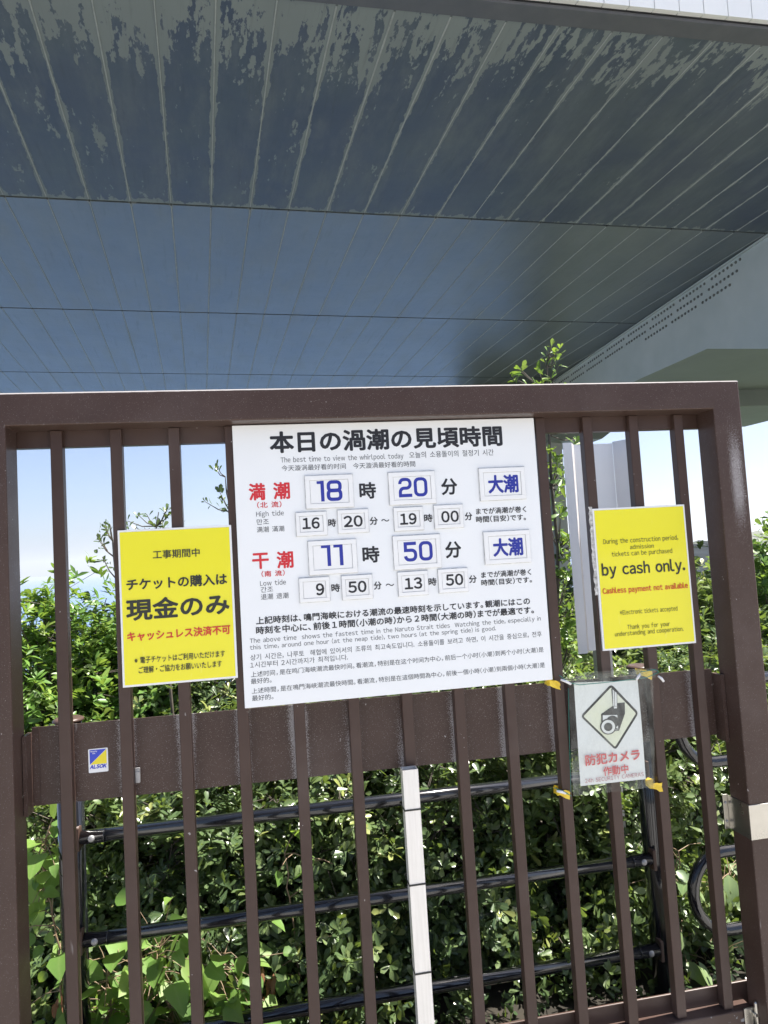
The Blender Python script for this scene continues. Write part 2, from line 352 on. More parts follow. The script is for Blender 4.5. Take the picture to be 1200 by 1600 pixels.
# ------------------------------------------------------------------ lettering: every glyph becomes flat geometry
GL = {}
def need(ch):
    return chr(ord(ch)+0xFEE0) if 33 <= ord(ch) <= 126 else ch
def load_glyphs(chars):
    obs = []
    for ch in chars:
        c = bpy.data.curves.new('glyph', 'FONT'); c.body = ch; c.fill_mode = 'FRONT'; c.resolution_u = 3
        o = bpy.data.objects.new('glyph', c); COL.objects.link(o); obs.append((ch, o))
    bpy.context.view_layer.update(); dg = bpy.context.evaluated_depsgraph_get()
    for ch, o in obs:
        e = o.evaluated_get(dg); me = e.to_mesh()
        v = np.array([q.co[:2] for q in me.vertices]).reshape(-1, 2); f = [tuple(p.vertices) for p in me.polygons]
        GL[ch] = (v, f); e.to_mesh_clear()
    for ch, o in obs:
        c = o.data; bpy.data.objects.remove(o); bpy.data.curves.remove(c)
def layout(s, gap=0.115, space=0.44):
    V, Fc, x, n = [], [], 0.0, 0
    for ch in s:
        if ch == ' ': x += space; continue
        if ch == '\u3000': x += 1.0; continue
        g = need(ch); v, f = GL[g]
        if len(v) == 0: x += 0.5; continue
        asc = 33 <= ord(ch) <= 126
        if asc:
            w = v.copy(); w[:, 0] += x-v[:, 0].min(); x += v[:, 0].max()-v[:, 0].min()+gap
        elif ch in '（）':
            w = v.copy(); w[:, 0] += x-v[:, 0].min()+0.10; x += v[:, 0].max()-v[:, 0].min()+0.2
        elif ch in '，。、':
            w = v.copy(); w[:, 0] += x; x += 0.62
        else:
            w = v.copy(); w[:, 0] += x; x += 0.93 if 0xAC00 <= ord(ch) <= 0xD7A3 else 1.0
        V.append(w); Fc += [tuple(i+n for i in p) for p in f]; n += len(w)
    return np.vstack(V), Fc
def put_text(mb, s, Lp, Rp, h, D, y, bold=0.0, mi=0):
    """fit the ink of s between two photographed points of the plane y = D; heavier weights are overprinted copies"""
    A, B = at(*Lp, D), at(*Rp, D); zc = (A[2]+B[2])/2
    hh = abs(at(Lp[0], Lp[1]-h/2, D)[2]-at(Lp[0], Lp[1]+h/2, D)[2])
    v, f = layout(s); mn, mx = v.min(0), v.max(0)
    bx = bold*hh
    sx = (B[0]-A[0]-2*bx)/(mx[0]-mn[0]); sz = (hh-2*bx)/(mx[1]-mn[1])
    X = A[0]+bx+(v[:, 0]-mn[0])*sx; Z = zc-hh/2+bx+(v[:, 1]-mn[1])*sz
    offs = [(0, 0)] if bold <= 0 else [(math.cos(k*math.pi/4)*bx, math.sin(k*math.pi/4)*bx) for k in range(8)]
    for k, (dx, dz) in enumerate(offs):
        yy = y-0.00005*k
        mb.add(np.column_stack([X+dx, np.full(len(X), yy), Z+dz]), f, mi)

def stroke(mb, pts, w, closed, y, mi=0):
    P = [np.array(p, float) for p in pts]; n = len(P); vs = []
    for i in range(n):
        a = P[(i-1) % n] if (closed or i > 0) else None; b = P[(i+1) % n] if (closed or i < n-1) else None
        d1 = P[i]-a if a is not None else None; d2 = b-P[i] if b is not None else None
        if d1 is None: d1 = d2
        if d2 is None: d2 = d1
        d1 = d1/np.linalg.norm(d1); d2 = d2/np.linalg.norm(d2); t = d1+d2; t /= np.linalg.norm(t)
        nn = np.array([-t[1], t[0]]); k = w/2/max(0.5, nn @ np.array([-d1[1], d1[0]]))
        vs += [P[i]+nn*k, P[i]-nn*k]
    m_ = n if closed else n-1
    fs = [(2*i, 2*((i+1) % n), 2*((i+1) % n)+1, 2*i+1) for i in range(m_)]
    mb.add([(p[0], y, p[1]) for p in vs], fs, mi)
def rrect(x0, z0, x1, z1, r, n=4):
    out = []
    for cx, cz, a0 in ((x1-r, z1-r, 0), (x0+r, z1-r, 90), (x0+r, z0+r, 180), (x1-r, z0+r, 270)):
        out += [(cx+r*math.cos(math.radians(a0+90*k/n)), cz+r*math.sin(math.radians(a0+90*k/n))) for k in range(n+1)]
    return out
def arc(cx, cz, r, a0, a1, n=4):
    return [(cx+r*math.cos(math.radians(a0+(a1-a0)*k/n)), cz+r*math.sin(math.radians(a0+(a1-a0)*k/n))) for k in range(n+1)]
def digits(mb, s, Lp, Rp, h, D, y, mi=0):
    """squarish rounded numerals"""
    A, B = at(*Lp, D), at(*Rp, D); zc = (A[2]+B[2])/2
    H = abs(at(Lp[0], Lp[1]-h/2, D)[2]-at(Lp[0], Lp[1]+h/2, D)[2]); w = H*0.165
    wid = {'1': 0.36, '8': 0.80, '0': 0.80, '2': 0.78, '5': 0.78}
    tot = sum(wid[c] for c in s)+0.12*(len(s)-1); kx = (B[0]-A[0])/(tot*H)
    x = A[0]; z0 = zc-H/2+w/2; z1 = zc+H/2-w/2; zm = zc
    for i, c in enumerate(s):
        W_ = wid[c]*H*kx; x0 = x+w/2; x1 = x+W_-w/2; r = H*0.2; yy = y-0.00004*i
        if c == '1':
            stroke(mb, [(x1, zc-H/2), (x1, zc+H/2)], w, False, yy, mi)
            stroke(mb, [(x, z1), (x1-w/2, z1)], w*0.8, False, yy-0.00006, mi)
        elif c == '0': stroke(mb, rrect(x0, z0, x1, z1, r), w, True, yy, mi)
        elif c == '8':
            stroke(mb, rrect(x0, z0, x1, zm+w*0.1, r*0.8), w, True, yy, mi); stroke(mb, rrect(x0+w*0.1, zm, x1-w*0.1, z1, r*0.8), w, True, yy-0.00006, mi)
        elif c == '2':
            stroke(mb, [(x0, z1-r*1.15)]+arc(x0+r, z1-r, r, 180, 90)+arc(x1-r, z1-r, r, 90, 0)+arc(x1-r, zm+r*0.9-w*0.1, r, 0, -90)+
                   arc(x0+r, zm-r-w*0.1-0.1*r, r, 90, 180)+[(x0, z0), (x1+w/2, z0)], w, False, yy, mi)
        elif c == '5':
            zt = zm+w*0.45
            stroke(mb, [(x1+w*0.3, z1), (x0+w*0.1, z1), (x0+w*0.1, zt)]+arc(x1-r, zt-r, r, 90, 0)+arc(x1-r, z0+r, r, 0, -90)+arc(x0+r, z0+r, r, 270, 180), w, False, yy, mi)
        x += W_+0.12*H*kx

def c1(x, y): return (340+x/2.2222, 640+y/2.2222)
def c2(x, y): return (360+x/2.3077, 860+y/2.3077)
def c3(x, y): return (170+x/5.4545, 800+y/5.4545)
def c4(x, y): return (870+x/3.6364, 640+y/3.6364)
def c5(x, y): return (860+x/5.4545, 1030+y/5.4545)

# text tables: (string, left, right, height, bold, ink)
BT = []
def t1(s, l, r, h, b=0.0, ink='grey_ink'): BT.append((s, c1(*l), c1(*r), h/2.2222, b, ink))
def t2(s, l, r, h, b=0.0, ink='grey_ink'): BT.append((s, c2(*l), c2(*r), h/2.3077, b, ink))
t1('本日の渦潮の見頃時間', (180, 115), (988, 90), 76, .035, 'black')
t1('The best time to view the whirlpool today', (219, 177), (645, 163), 24)
t1('오늘의 소용돌이의 절정기 시간', (665, 157), (958, 149), 22)
t1('今天漩涡最好看的时间', (222, 203), (445, 197), 20); t1('今天漩渦最好看的時間', (470, 195), (686, 189), 20)
t1('満', (108, 287), (166, 284), 60, .03, 'red'); t1('潮', (193, 283), (251, 280), 60, .03, 'red')
t1('（北 流）', (137, 331), (222, 329), 22, .02, 'red')
t1('High tide', (134, 365), (230, 361), 23); t1('만조', (136, 391), (178, 388), 20); t1('满潮 滿潮', (136, 418), (231, 412), 20)
t1('時', (492, 282), (550, 280), 58, .03, 'black'); t1('分', (776, 269), (832, 266), 58, .03, 'black')
t1('時', (384, 394), (411, 392), 28, .025, 'black'); t1('分', (528, 387), (556, 386), 28, .025, 'black'); t1('～', (568, 385), (596, 384), 9, .04, 'black')
t1('時', (717, 377), (746, 376), 28, .025, 'black'); t1('分', (858, 371), (884, 370), 28, .025, 'black')
t1('までが渦潮が巻く', (897, 354), (1071, 345), 22, .02, 'black'); t1('時間（目安）です。', (897, 381), (1070, 374), 23, .02, 'black')
t1('干', (120, 527), (178, 524), 56, .03, 'red'); t1('潮', (205, 523), (263, 519), 60, .03, 'red')
t1('時', (503, 505), (562, 501), 58, .03, 'black'); t1('分', (790, 488), (846, 485), 58, .03, 'black')
t2('（南 流）', (112, 84), (196, 82), 22, .02, 'red')
t2('Low tide', (107, 118), (200, 114), 19); t2('간조', (109, 142), (154, 139), 20); t2('退潮 退潮', (110, 168), (209, 162), 21)
t2('時', (364, 136), (395, 134), 30, .025, 'black'); t2('分', (517, 127), (545, 126), 29, .025, 'black'); t2('～', (560, 125), (590, 123), 9, .04, 'black')
t2('時', (714, 114), (743, 112), 29, .025, 'black'); t2('分', (860, 104), (888, 103), 28, .025, 'black')
t2('までが渦潮が巻く', (904, 88), (1084, 78), 23, .02, 'black'); t2('時間（目安）です。', (904, 115), (1087, 107), 23, .02, 'black')
t2('上記時刻は、鳴門海峡における潮流の最速時刻を示しています。観潮にはこの', (92, 252), (1080, 184), 28, .025, 'black')
t2('時刻を中心に、前後１時間（小潮の時）から２時間（大潮の時）までが最適です。', (92, 286), (1094, 217), 29, .025, 'black')
t2('The above time  shows the fastest time in the Naruto Strait tides  Watching the tide, especially in', (70, 326), (1119, 249), 23)
t2('this time, around one hour (at the neap tide), two hours (at the spring tide) is good.', (70, 350), (957, 284), 23)
t2('상기 시간은, 나루토  해협에 있어서의 조류의 최고속도입니다. 소용돌이를 보려고 하면, 이 시간을 중심으로, 전후', (72, 386), (1122, 302), 22)
t2('1시간부터 2시간까지가 최적입니다.', (72, 414), (423, 385), 21)
t2('上述时间，是在鸣门海峡潮流最快时间。看潮流，特别是在这个时间为中心，前后一个小时（小潮）到两个小时（大潮）是', (74, 447), (1129, 358), 21)
t2('最好的。', (74, 472), (148, 467), 20)
t2('上述時間，是在鳴門海峽潮流最快時間。看潮流，特別是在這個時間為中心，前後一個小時（小潮）到兩個小時（大潮）是', (77, 506), (1134, 414), 21)
t2('最好的。', (78, 534), (155, 526), 20)
# plates: outer corners (photo), digits, left, right, height, kind
PL = []
def p1(q, s, l, r, h, k): PL.append(([c1(*p) for p in q], s, c1(*l), c1(*r), h/2.2222, k))
def p2(q, s, l, r, h, k): PL.append(([c2(*p) for p in q], s, c2(*l), c2(*r), h/2.3077, k))
p1([(303, 232), (468, 225), (472, 337), (307, 345)], '18', (345, 285), (432, 280), 72, 'big')
p1([(592, 220), (752, 214), (757, 325), (597, 332)], '20', (627, 272), (727, 268), 67, 'big')
p1([(906, 206), (1063, 199), (1069, 310), (911, 317)], '大潮', (937, 261), (1042, 256), 64, 'kanji')
p1([(270, 359), (377, 354), (381, 435), (275, 440)], '16', (294, 396), (354, 394), 40, 'small')
p1([(415, 351), (521, 345), (525, 425), (420, 430)], '20', (437, 390), (503, 386), 40, 'small')
p1([(610, 342), (711, 338), (715, 417), (614, 422)], '19', (632, 381), (690, 379), 40, 'small')
p1([(749, 334), (849, 329), (853, 409), (754, 413)], '00', (775, 373), (836, 370), 40, 'small')
p1([(313, 458), (480, 450), (485, 566), (319, 574)], '11', (360, 508), (435, 503), 74, 'big')
p1([(607, 440), (770, 433), (776, 548), (613, 556)], '50', (645, 494), (745, 490), 68, 'big')
p1([(922, 426), (1080, 418), (1087, 530), (928, 537)], '大潮', (954, 480), (1058, 474), 64, 'kanji')
p2([(247, 101), (355, 95), (359, 182), (251, 188)], '9', (308, 141), (338, 139), 44, 'small')
p2([(400, 93), (509, 86), (513, 172), (404, 178)], '50', (424, 133), (490, 129), 42, 'small')
p2([(602, 79), (709, 73), (713, 159), (606, 165)], '13', (627, 120), (690, 117), 42, 'small')
p2([(747, 69), (852, 63), (857, 147), (752, 153)], '50', (775, 107), (838, 104), 42, 'small')
YL = [('工事期間中', c3(375, 363), c3(775, 345), 13.6, .012, 'dark_olive'), ('チケットの購入は', c3(150, 622), c3(1008, 568), 18.6, .03, 'dark_olive'),
      ('現金のみ', c3(147, 838), c3(1028, 780), 34.5, .032, 'dark_olive'), ('キャッシュレス決済不可', c3(157, 1068), c3(1037, 995), 15.6, .03, 'redorange'),
      ('※電子チケットはご利用いただけます', c3(220, 1268), c3(990, 1203), 10.8, .01, 'dark_olive'), ('ご理解・ご協力をお願いいたします', c3(255, 1350), c3(963, 1290), 10.8, .01, 'dark_olive')]
YR = [('During the construction period,', c4(264, 752), c4(688, 732), 10.4, 0.0, 'dark_olive'), ('admission', c4(415, 779), c4(550, 774), 7.2, 0.0, 'dark_olive'),
      ('tickets can be purchased', c4(312, 824), c4(655, 806), 10.0, 0.0, 'dark_olive'), ('by cash only.', c4(255, 915), c4(728, 893), 25, .022, 'dark_olive'),
      ('Cashless payment not available', c4(260, 1032), c4(744, 1005), 12, .022, 'redorange'), ('*Electronic tickets accepted', c4(357, 1156), c4(685, 1133), 9.6, 0.0, 'dark_olive'),
      ('Thank you for your', c4(400, 1236), c4(643, 1222), 9.6, 0.0, 'dark_olive'), ('understanding and cooperation.', c4(330, 1278), c4(719, 1250), 9.6, 0.0, 'dark_olive')]
SC = [('防犯カメラ', c5(290, 852), c5(755, 813), 17.6, .03, 'faded_red'), ('作動中', c5(443, 950), c5(657, 930), 14.8, .018, 'faded_red'), ('24h SECURITY CAMERAS', c5(288, 1026), c5(787, 980), 6.8, 0.0, 'faded_plum')]
CH = set()
for t in BT+YL+YR+SC: CH |= {need(c) for c in t[0] if c not in ' \u3000'}
for p in PL: CH |= {need(c) for c in p[1]}
CH |= {need(c) for c in 'ALSOKSecurity On'}
load_glyphs(sorted(CH))

# ------------------------------------------------------------------ setting: terrain, sea, far hills
rng = np.random.default_rng(7)
def sheet(name, xs, ys, zf, m, smooth_=True):
    mb = MB(); vs = [(x, y, zf(x, y)) for y in ys for x in xs]; nx = len(xs)
    fs = [(j*nx+i, j*nx+i+1, (j+1)*nx+i+1, (j+1)*nx+i) for j in range(len(ys)-1) for i in range(nx-1)]
    mb.add(vs, fs, 0, smooth_); return structure(mb.build(name, m))
def ground_z(x, y):
    d = max(0.0, y-5.2); z = -min(48.0, 0.62*d)
    w = 1/(1+math.exp(-(x-30-0.30*y)/9.0))         # the slope on the right climbs to a wooded spur
    k = min(1.0, max(0.0, (y-12)/25)); sp = w*(28*math.exp(-((y-75)/46)**2))*k*k*(3-2*k)
    return z*(1-0.55*w)+sp + 0.5*math.sin(x*.23)*math.sin(y*.19)*min(1, d/6)
xs = [-400, -200, -120, -80, -50]+list(np.arange(-40, 121, 3.0))+[140, 170, 220, 300, 420]
ys = [-300, -120, -50, -20, -8, 0, 2.4, 4, 5.2, 6.5]+list(np.arange(8, 150, 4.0))+[170, 210, 260]
sheet('terrain', xs, ys, lambda x, y: ground_z(x, y)-0.004, M['soil'])
sheet('pavement', [-120, -40, -10, 0, 10, 40, 120], [-120, -40, -10, 0, 1.99], lambda x, y: 0.0, M['pavement'], False)
SEA = -40.0
mb = MB(); mb.add([(-50000, -3000, SEA), (50000, -3000, SEA), (50000, 52000, SEA), (-50000, 52000, SEA)], [(0, 1, 2, 3)]); structure(mb.build('sea', M['sea']))
def ridge(name, pts, depth, m, seed):
    r = random.Random(seed); mb = MB(); n = len(pts); vs = []
    rows = 7
    for j in range(rows):
        t = j/(rows-1); k = math.sin(math.pi*t)
        for i, (x, y, h) in enumerate(pts):
            vs.append((x+r.uniform(-1, 1)*depth*.03, y+(t-0.5)*depth, SEA-2+(h-SEA+2)*(k**0.8)*(1+r.uniform(-.05, .05)*(0 < j < rows-1))))
    fs = [(j*n+i, j*n+i+1, (j+1)*n+i+1, (j+1)*n+i) for j in range(rows-1) for i in range(n-1)]
    mb.add(vs, fs, 0, True); return structure(mb.build(name, m))
def prof(D, pix, sub=4):
    P = [at(px, py, D) for px, py in pix]; out = []
    for i in range(len(P)-1):
        for k in range(sub):
            t = k/sub; q = P[i]*(1-t)+P[i+1]*t; out.append((q[0], D, q[2]+random.Random(i*9+k).uniform(-.004, .004)*D*.2))
    out.append((P[-1][0], D, P[-1][2])); return out
ridge('far_island', prof(6500, [(1066, 846), (1080, 840), (1090, 828), (1105, 821), (1118, 819), (1140, 815), (1170, 812), (1215, 818), (1260, 828)]), 900, M['rock'], 3)
ridge('headland', prof(520, [(1074, 892), (1081, 870), (1090, 853), (1100, 846), (1112, 846), (1130, 842), (1160, 836), (1200, 830), (1280, 820)]), 220, M['rock'], 5)

# ------------------------------------------------------------------ bridge overhead
Lv = ray((316, 905)); Lv /= np.linalg.norm(Lv)
Tv = ray((7400, 660)); Tv /= np.linalg.norm(Tv); Tv = Tv-(Tv @ Lv)*Lv; Tv /= np.linalg.norm(Tv)
Nv = np.cross(Tv, Lv)
B0 = EYE+5.0*Nv+5.49*Lv
bridge = thing('road_bridge', 'huge dark blue-grey bridge with peeling paint spanning overhead behind the gate', 'bridge', tuple(B0))
bridge.rotation_euler = Matrix((Tv, Lv, Nv)).transposed().to_euler()
def bl(p): return np.array([(p-B0) @ Tv, (p-B0) @ Lv, (p-B0) @ Nv])     # world -> bridge
def bpart(mb, name, m): return mb.build(name, m, bridge, org=np.zeros(3))
SK = -0.098
A0, A1 = -6.6, 11.2  # unseen left edge cut short so more light reaches soffit and girder
rows = [(0.20, 3.72), (3.76, 7.60), (7.64, 11.66), (11.70, 15.75)]
def skew(a, b): return b+SK*a
def slab(mb, b0, b1, h0, h1, a0=A0, a1=A1, mi=0):
    v = [(a, skew(a, b), h) for h in (h0, h1) for b in (b0, b1) for a in (a0, a1)]
    mb.add(v, [(0, 2, 3, 1), (4, 5, 7, 6), (0, 1, 5, 4), (2, 6, 7, 3), (0, 4, 6, 2), (1, 3, 7, 5)], mi)
def aside(b): return 7.70+0.07*(b+5.49)-0.02
for b0, b1 in rows:
    mb = MB()
    v = []
    for h in (0.0, 0.05):
        for b in (b0, b1):
            for a in (A0, A1): v.append((a, skew(a, b), h))
    mb.add(v, [(0, 2, 3, 1), (4, 5, 7, 6), (0, 1, 5, 4), (2, 6, 7, 3), (0, 4, 6, 2), (1, 3, 7, 5)])
    panel = bpart(mb, 'soffit_panel', M['soffit'])
    mb = MB(); r = random.Random(int(b0*10))
    k = -42
    while 0.17+0.517*k < A1-0.1:
        a = 0.17+0.517*k
        if a > A0+0.1:
            w = r.uniform(0.003, 0.006); e0, e1 = skew(a, b0)+0.02, skew(a, b1)-0.02
            mb.add([(a-w, e0, -0.006), (a+w, e0, -0.006), (a+w, e1, -0.006), (a-w, e1, -0.006), (a-w-.004, e0, 0.001), (a+w+.004, e0, 0.001), (a+w+.004, e1, 0.001), (a-w-.004, e1, 0.001)],
                   [(0, 3, 2, 1), (0, 1, 5, 4), (2, 3, 7, 6), (1, 2, 6, 5), (0, 4, 7, 3)])
        k += 1
    sm_ = mb.build('panel_seam', M['seam'], panel, org=np.zeros(3))
mb = MB()
for b in (3.74, 7.62, 11.68): slab(mb, b-0.05, b+0.05, 0.07, 0.12)
bpart(mb, 'expansion_joint', M['joint'])
for b_0, b_1 in ((0.0, 0.19), (15.76, 15.95)):
    mb = MB(); slab(mb, b_0, b_1, -0.012, 0.3); bpart(mb, 'edge_trim', M['trim'])
mb = MB(); slab(mb, 0.02, 15.9, 0.13, 1.2); bpart(mb, 'deck', M['girder'])
# white fascia: separate pressed panels with fine gaps, above the near edge
a = -6.0; k = 0
while a < 8.3:
    mb = MB(); b_ = 0.245
    v = [(q, skew(q, bb), h) for h in (0.03, 1.25) for bb in (-0.06, -0.01) for q in (a, a+b_-0.008)]
    mb.add(v, [(0, 2, 3, 1), (4, 5, 7, 6), (0, 1, 5, 4), (2, 6, 7, 3), (0, 4, 6, 2), (1, 3, 7, 5)])
    bpart(mb, 'fascia_panel', M['fascia']); a += b_; k += 1
mb = MB(); slab(mb, -0.012, 0.0, 0.02, 1.24, -6.0, 8.33); bpart(mb, 'fascia_backing', M['joint'])

# girder and pier stand under the right edge of the deck (world axes)
GX = 7.86
def gtop(y): return EYE[2]+(5.004-(GX*Nv[0]+y*Nv[1]))/Nv[2]
k0, k1, k2 = atx(1200, 545, GX), atx(1105, 545, GX), atx(1000, 592, GX)
def gbot(y):
    return k1[2]+(k0[2]-k1[2])*(k1[1]-y)/(k1[1]-k0[1]) if y < k1[1] else k1[2]+(k2[2]-k1[2])*(y-k1[1])/(k2[1]-k1[1])
ysg = [7.6, 9.0, 10.3, k1[1], 14.0, 17.0, 20.5]
invB = Matrix((Tv, Lv, Nv)).transposed().inverted()
def wpart(mb, name, m):                                        # world coords -> bridge frame
    mb.v = [tuple(bl(np.array(p))) for p in mb.v]; return bpart(mb, name, m)
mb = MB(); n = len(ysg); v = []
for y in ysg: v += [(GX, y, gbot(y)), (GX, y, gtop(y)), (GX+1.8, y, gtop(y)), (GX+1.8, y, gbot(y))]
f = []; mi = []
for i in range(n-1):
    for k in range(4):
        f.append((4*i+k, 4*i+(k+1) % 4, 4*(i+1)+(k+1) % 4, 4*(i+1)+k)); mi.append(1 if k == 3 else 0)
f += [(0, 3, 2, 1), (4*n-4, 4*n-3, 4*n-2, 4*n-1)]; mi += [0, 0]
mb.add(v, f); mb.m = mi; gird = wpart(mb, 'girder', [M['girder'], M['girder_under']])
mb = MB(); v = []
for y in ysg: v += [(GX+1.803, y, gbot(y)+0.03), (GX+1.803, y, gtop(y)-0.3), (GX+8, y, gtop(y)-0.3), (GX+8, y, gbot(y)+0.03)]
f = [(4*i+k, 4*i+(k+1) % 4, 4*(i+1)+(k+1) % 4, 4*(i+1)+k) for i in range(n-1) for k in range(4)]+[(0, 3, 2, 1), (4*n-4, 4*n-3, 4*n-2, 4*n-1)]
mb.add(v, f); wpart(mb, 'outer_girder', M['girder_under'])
mb = MB()                                                      # light flange line at the deck edge
mb.box(GX-0.05, GX, 7.6, 20.5, -0.012, 0.012, xf=lambda p: (p[0], p[1], p[2]+gtop(p[1])-0.03)); wpart(mb, 'flange', M['girder'])
BOLTS = []
for row, (drop, y0, y1) in enumerate(((0.10, 9.9, 20.0), (0.25, 10.0, 20.0), (0.40, 10.2, 13.0))):
    y = y0; k = 0
    while y < y1:
        if not (k % 9 == 8): BOLTS.append((GX-0.004, y, gtop(y)-drop-0.008*(y-10)))
        y += 0.105; k += 1
BOLTS.sort(key=lambda p: p[1])
bolt0 = None
for p in BOLTS[:98]:
    q = bl(np.array(p))
    if bolt0 is None:
        bolt0 = MB().sphere((0, 0, 0), 0.027, 6, 4, sc=(0.7, 1, 1)).build('bolt', M['bolthead'], gird, org=np.zeros(3)); ob = bolt0
    else:
        ob = bolt0.copy(); COL.objects.link(ob); ob.parent = gird
    ob.location = tuple(q)
mb = MB()
for p in BOLTS[98:]: mb.sphere(tuple(bl(np.array(p))), 0.027, 6, 4, sc=(0.7, 1, 1))
far_b = mb.build('bolt_run', M['bolthead'], gird, org=np.zeros(3)); far_b['kind'] = 'stuff'
mb = MB(); mb.box(GX+0.75, 16, 14.6, 16.2, at(1165, 635, 14.6)[2], gbot(14.6)-0.004 if False else at(1160, 589, 14.6)[2], bev=0.02); wpart(mb, 'cross_beam', M['girder_under'])
# pier column and cap
cz = at(860, 688, 18.0)[2]; cx1 = at(941, 688, 18.0)[0]; cx2 = at(952, 676, 18.0)[0]; cz2 = at(952, 676, 18.0)[2]
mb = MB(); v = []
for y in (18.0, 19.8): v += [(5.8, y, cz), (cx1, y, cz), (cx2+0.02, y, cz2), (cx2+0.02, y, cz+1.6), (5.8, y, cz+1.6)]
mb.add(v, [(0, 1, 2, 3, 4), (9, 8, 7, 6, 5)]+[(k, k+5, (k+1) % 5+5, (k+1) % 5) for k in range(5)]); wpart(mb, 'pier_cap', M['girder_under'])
px0, px1, px2 = at(836, 720, 18.3)[0], at(862, 720, 18.3)[0], at(882, 720, 18.5)[0]
mb = MB(); v = []
for z in (-14.0, cz-0.002): v += [(px0, 18.9, z), (px1, 18.3, z), (px2, 18.6, z), (px2-.1, 19.6, z), (px0+.1, 19.6, z)]
mb.add(v, [(0, 1, 2, 3, 4)[::-1], (5, 6, 7, 8, 9)]+[(k, (k+1) % 5, (k+1) % 5+5, k+5) for k in range(5)]); wpart(mb, 'pier_column', M['concrete'])

# ------------------------------------------------------------------ gate
YF, YB = 1.872, 1.957                     # front and back of the frame
DB = 1.94                                 # front face of the bars
ZT = 1.55+0.384; ZB = 1.55-1.388
ztop = at(0, 614, YF)[2]
xL = at(17, 1040, YF)[0]; xR0, xR1 = at(1120, 700, YF)[0], at(1163, 700, YF)[0]
gate = thing('sliding_gate', 'tall brown painted steel gate of upright bars in the foreground', 'gate', (0.4, 1.92, 0.0))
def gp(mb, name, m, parent=None): return mb.build(name, m, parent or gate)
bm = bmesh.new()
loop_ = [(xL-0.10, 0.045), (xL, 0.045), (xL, ZT), (xR0, ZT), (xR0, 0.045), (xR1, 0.045), (xR1, ztop), (xL-0.10, ztop)]
fv = [bm.verts.new((x, YF, z)) for x, z in loop_]; bvv = [bm.verts.new((x, YB, z)) for x, z in loop_]
for ids in ((0, 1, 2, 7), (2, 3, 6, 7), (3, 4, 5, 6)):
    bm.faces.new([fv[i] for i in ids]); bm.faces.new([bvv[i] for i in reversed(ids)])
for i in range(8): bm.faces.new([fv[i], bvv[i], bvv[(i+1) % 8], fv[(i+1) % 8]])
bmesh.ops.recalc_face_normals(bm, faces=bm.faces[:])
eds = [e for e in bm.edges if len(e.link_faces) == 2 and e.link_faces[0].normal.angle(e.link_faces[1].normal) > 0.5]
bmesh.ops.bevel(bm, geom=eds, offset=0.0035, segments=2, profile=0.5, affect='EDGES'); bm.verts.index_update()
mb = MB(); mb.add([v.co[:] for v in bm.verts], [[v.index for v in f.verts] for f in bm.faces]); bm.free()
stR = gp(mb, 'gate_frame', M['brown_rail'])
gp(MB().box(xL-0.09, xR1-0.01, 1.9575, 1.98, ZT-0.044, ZT+0.03), 'head_strip', M['brown'])
gp(MB().box(xL+0.002, xR0-0.002, 1.929, 1.976, 0.06, ZB, bev=0.003), 'bottom_rail', M['brown_worn'])
gp(MB().box(xL-0.09, xR1-0.01, 1.9765, 1.984, ZB-0.03, ZB+0.049, bev=0.002), 'foot_strip', M['brown'])
for i in range(13):
    x = BAR0+PITCH_B*i
    gp(MB().box(x, x+0.030, DB, DB+0.030, ZB+0.001, ZT-0.001, bev=0.0022), 'bar', M['brown'])
# kick panel, sagging a touch to the right, with folded end flanges
pTL, pTR, pBL, pBR = at(40, 1137.5, 1.975), at(1140, 1042, 1.975), at(42, 1260.5, 1.975), at(1140, 1145, 1.975)
x0, x1 = xL+0.012, xR0-0.014
def zt(x): return pTL[2]+(pTR[2]-pTL[2])*(x-x0)/(x1-x0)
def zb(x): return pBL[2]+(pBR[2]-pBL[2])*(x-x0)/(x1-x0)
mb = MB()
mb.box(x0, x1, 1.9735, 1.977, 0, 1, xf=lambda p: (p[0], p[1], zb(p[0])+(zt(p[0])-zb(p[0]))*p[2]))
for xa, xb in ((x0-0.010, x0+0.0), (x1, x1+0.012)):
    mb.box(xa, xb, 0, 1, 0, 1, xf=lambda p: (p[0], 1.93+(0.045*p[1]) if True else 0, zb(min(max(p[0], x0), x1))-0.012+(zt(min(max(p[0], x0), x1))-zb(min(max(p[0], x0), x1))-0.0)*p[2]))
mb.v = [(p[0]+0.41*0-0, p[1], p[2]) for p in mb.v]
kick = gp(mb, 'kick_panel', M['brown_panel'])
for px, py in ((45, 1153.5), (48.5, 1245.5), (1127.5, 1056), (1134, 1133)):
    q = at(px, py, 1.9735); MB().sphere((q[0], 1.9725, q[2]), 0.0042, 8, 5, sc=(1, 0.5, 1)).build('screw', M['bolt'], kick)
for px, a_, b_ in ((60.5, 1138, 1257), (1117, 1047, 1146)):
    q = at(px, a_, 1.973)[0]; MB().box(q-0.0008, q+0.0008, 1.9715, 1.9733, zb(q)+0.003, zt(q)-0.003).build('lap_seam', M['brown'], kick)
q = at(216, 1222, 1.97)
mb = MB(); mb.box(q[0]-0.006, q[0]+0.006, 1.960, 1.972, q[2]+0.0, q[2]+0.038, bev=0.0015); mb.box(q[0]-0.005, q[0]+0.007, 1.958, 1.962, q[2]+0.004, q[2]+0.03, bev=0.001)
gp(mb, 'catch', M['bolt'])
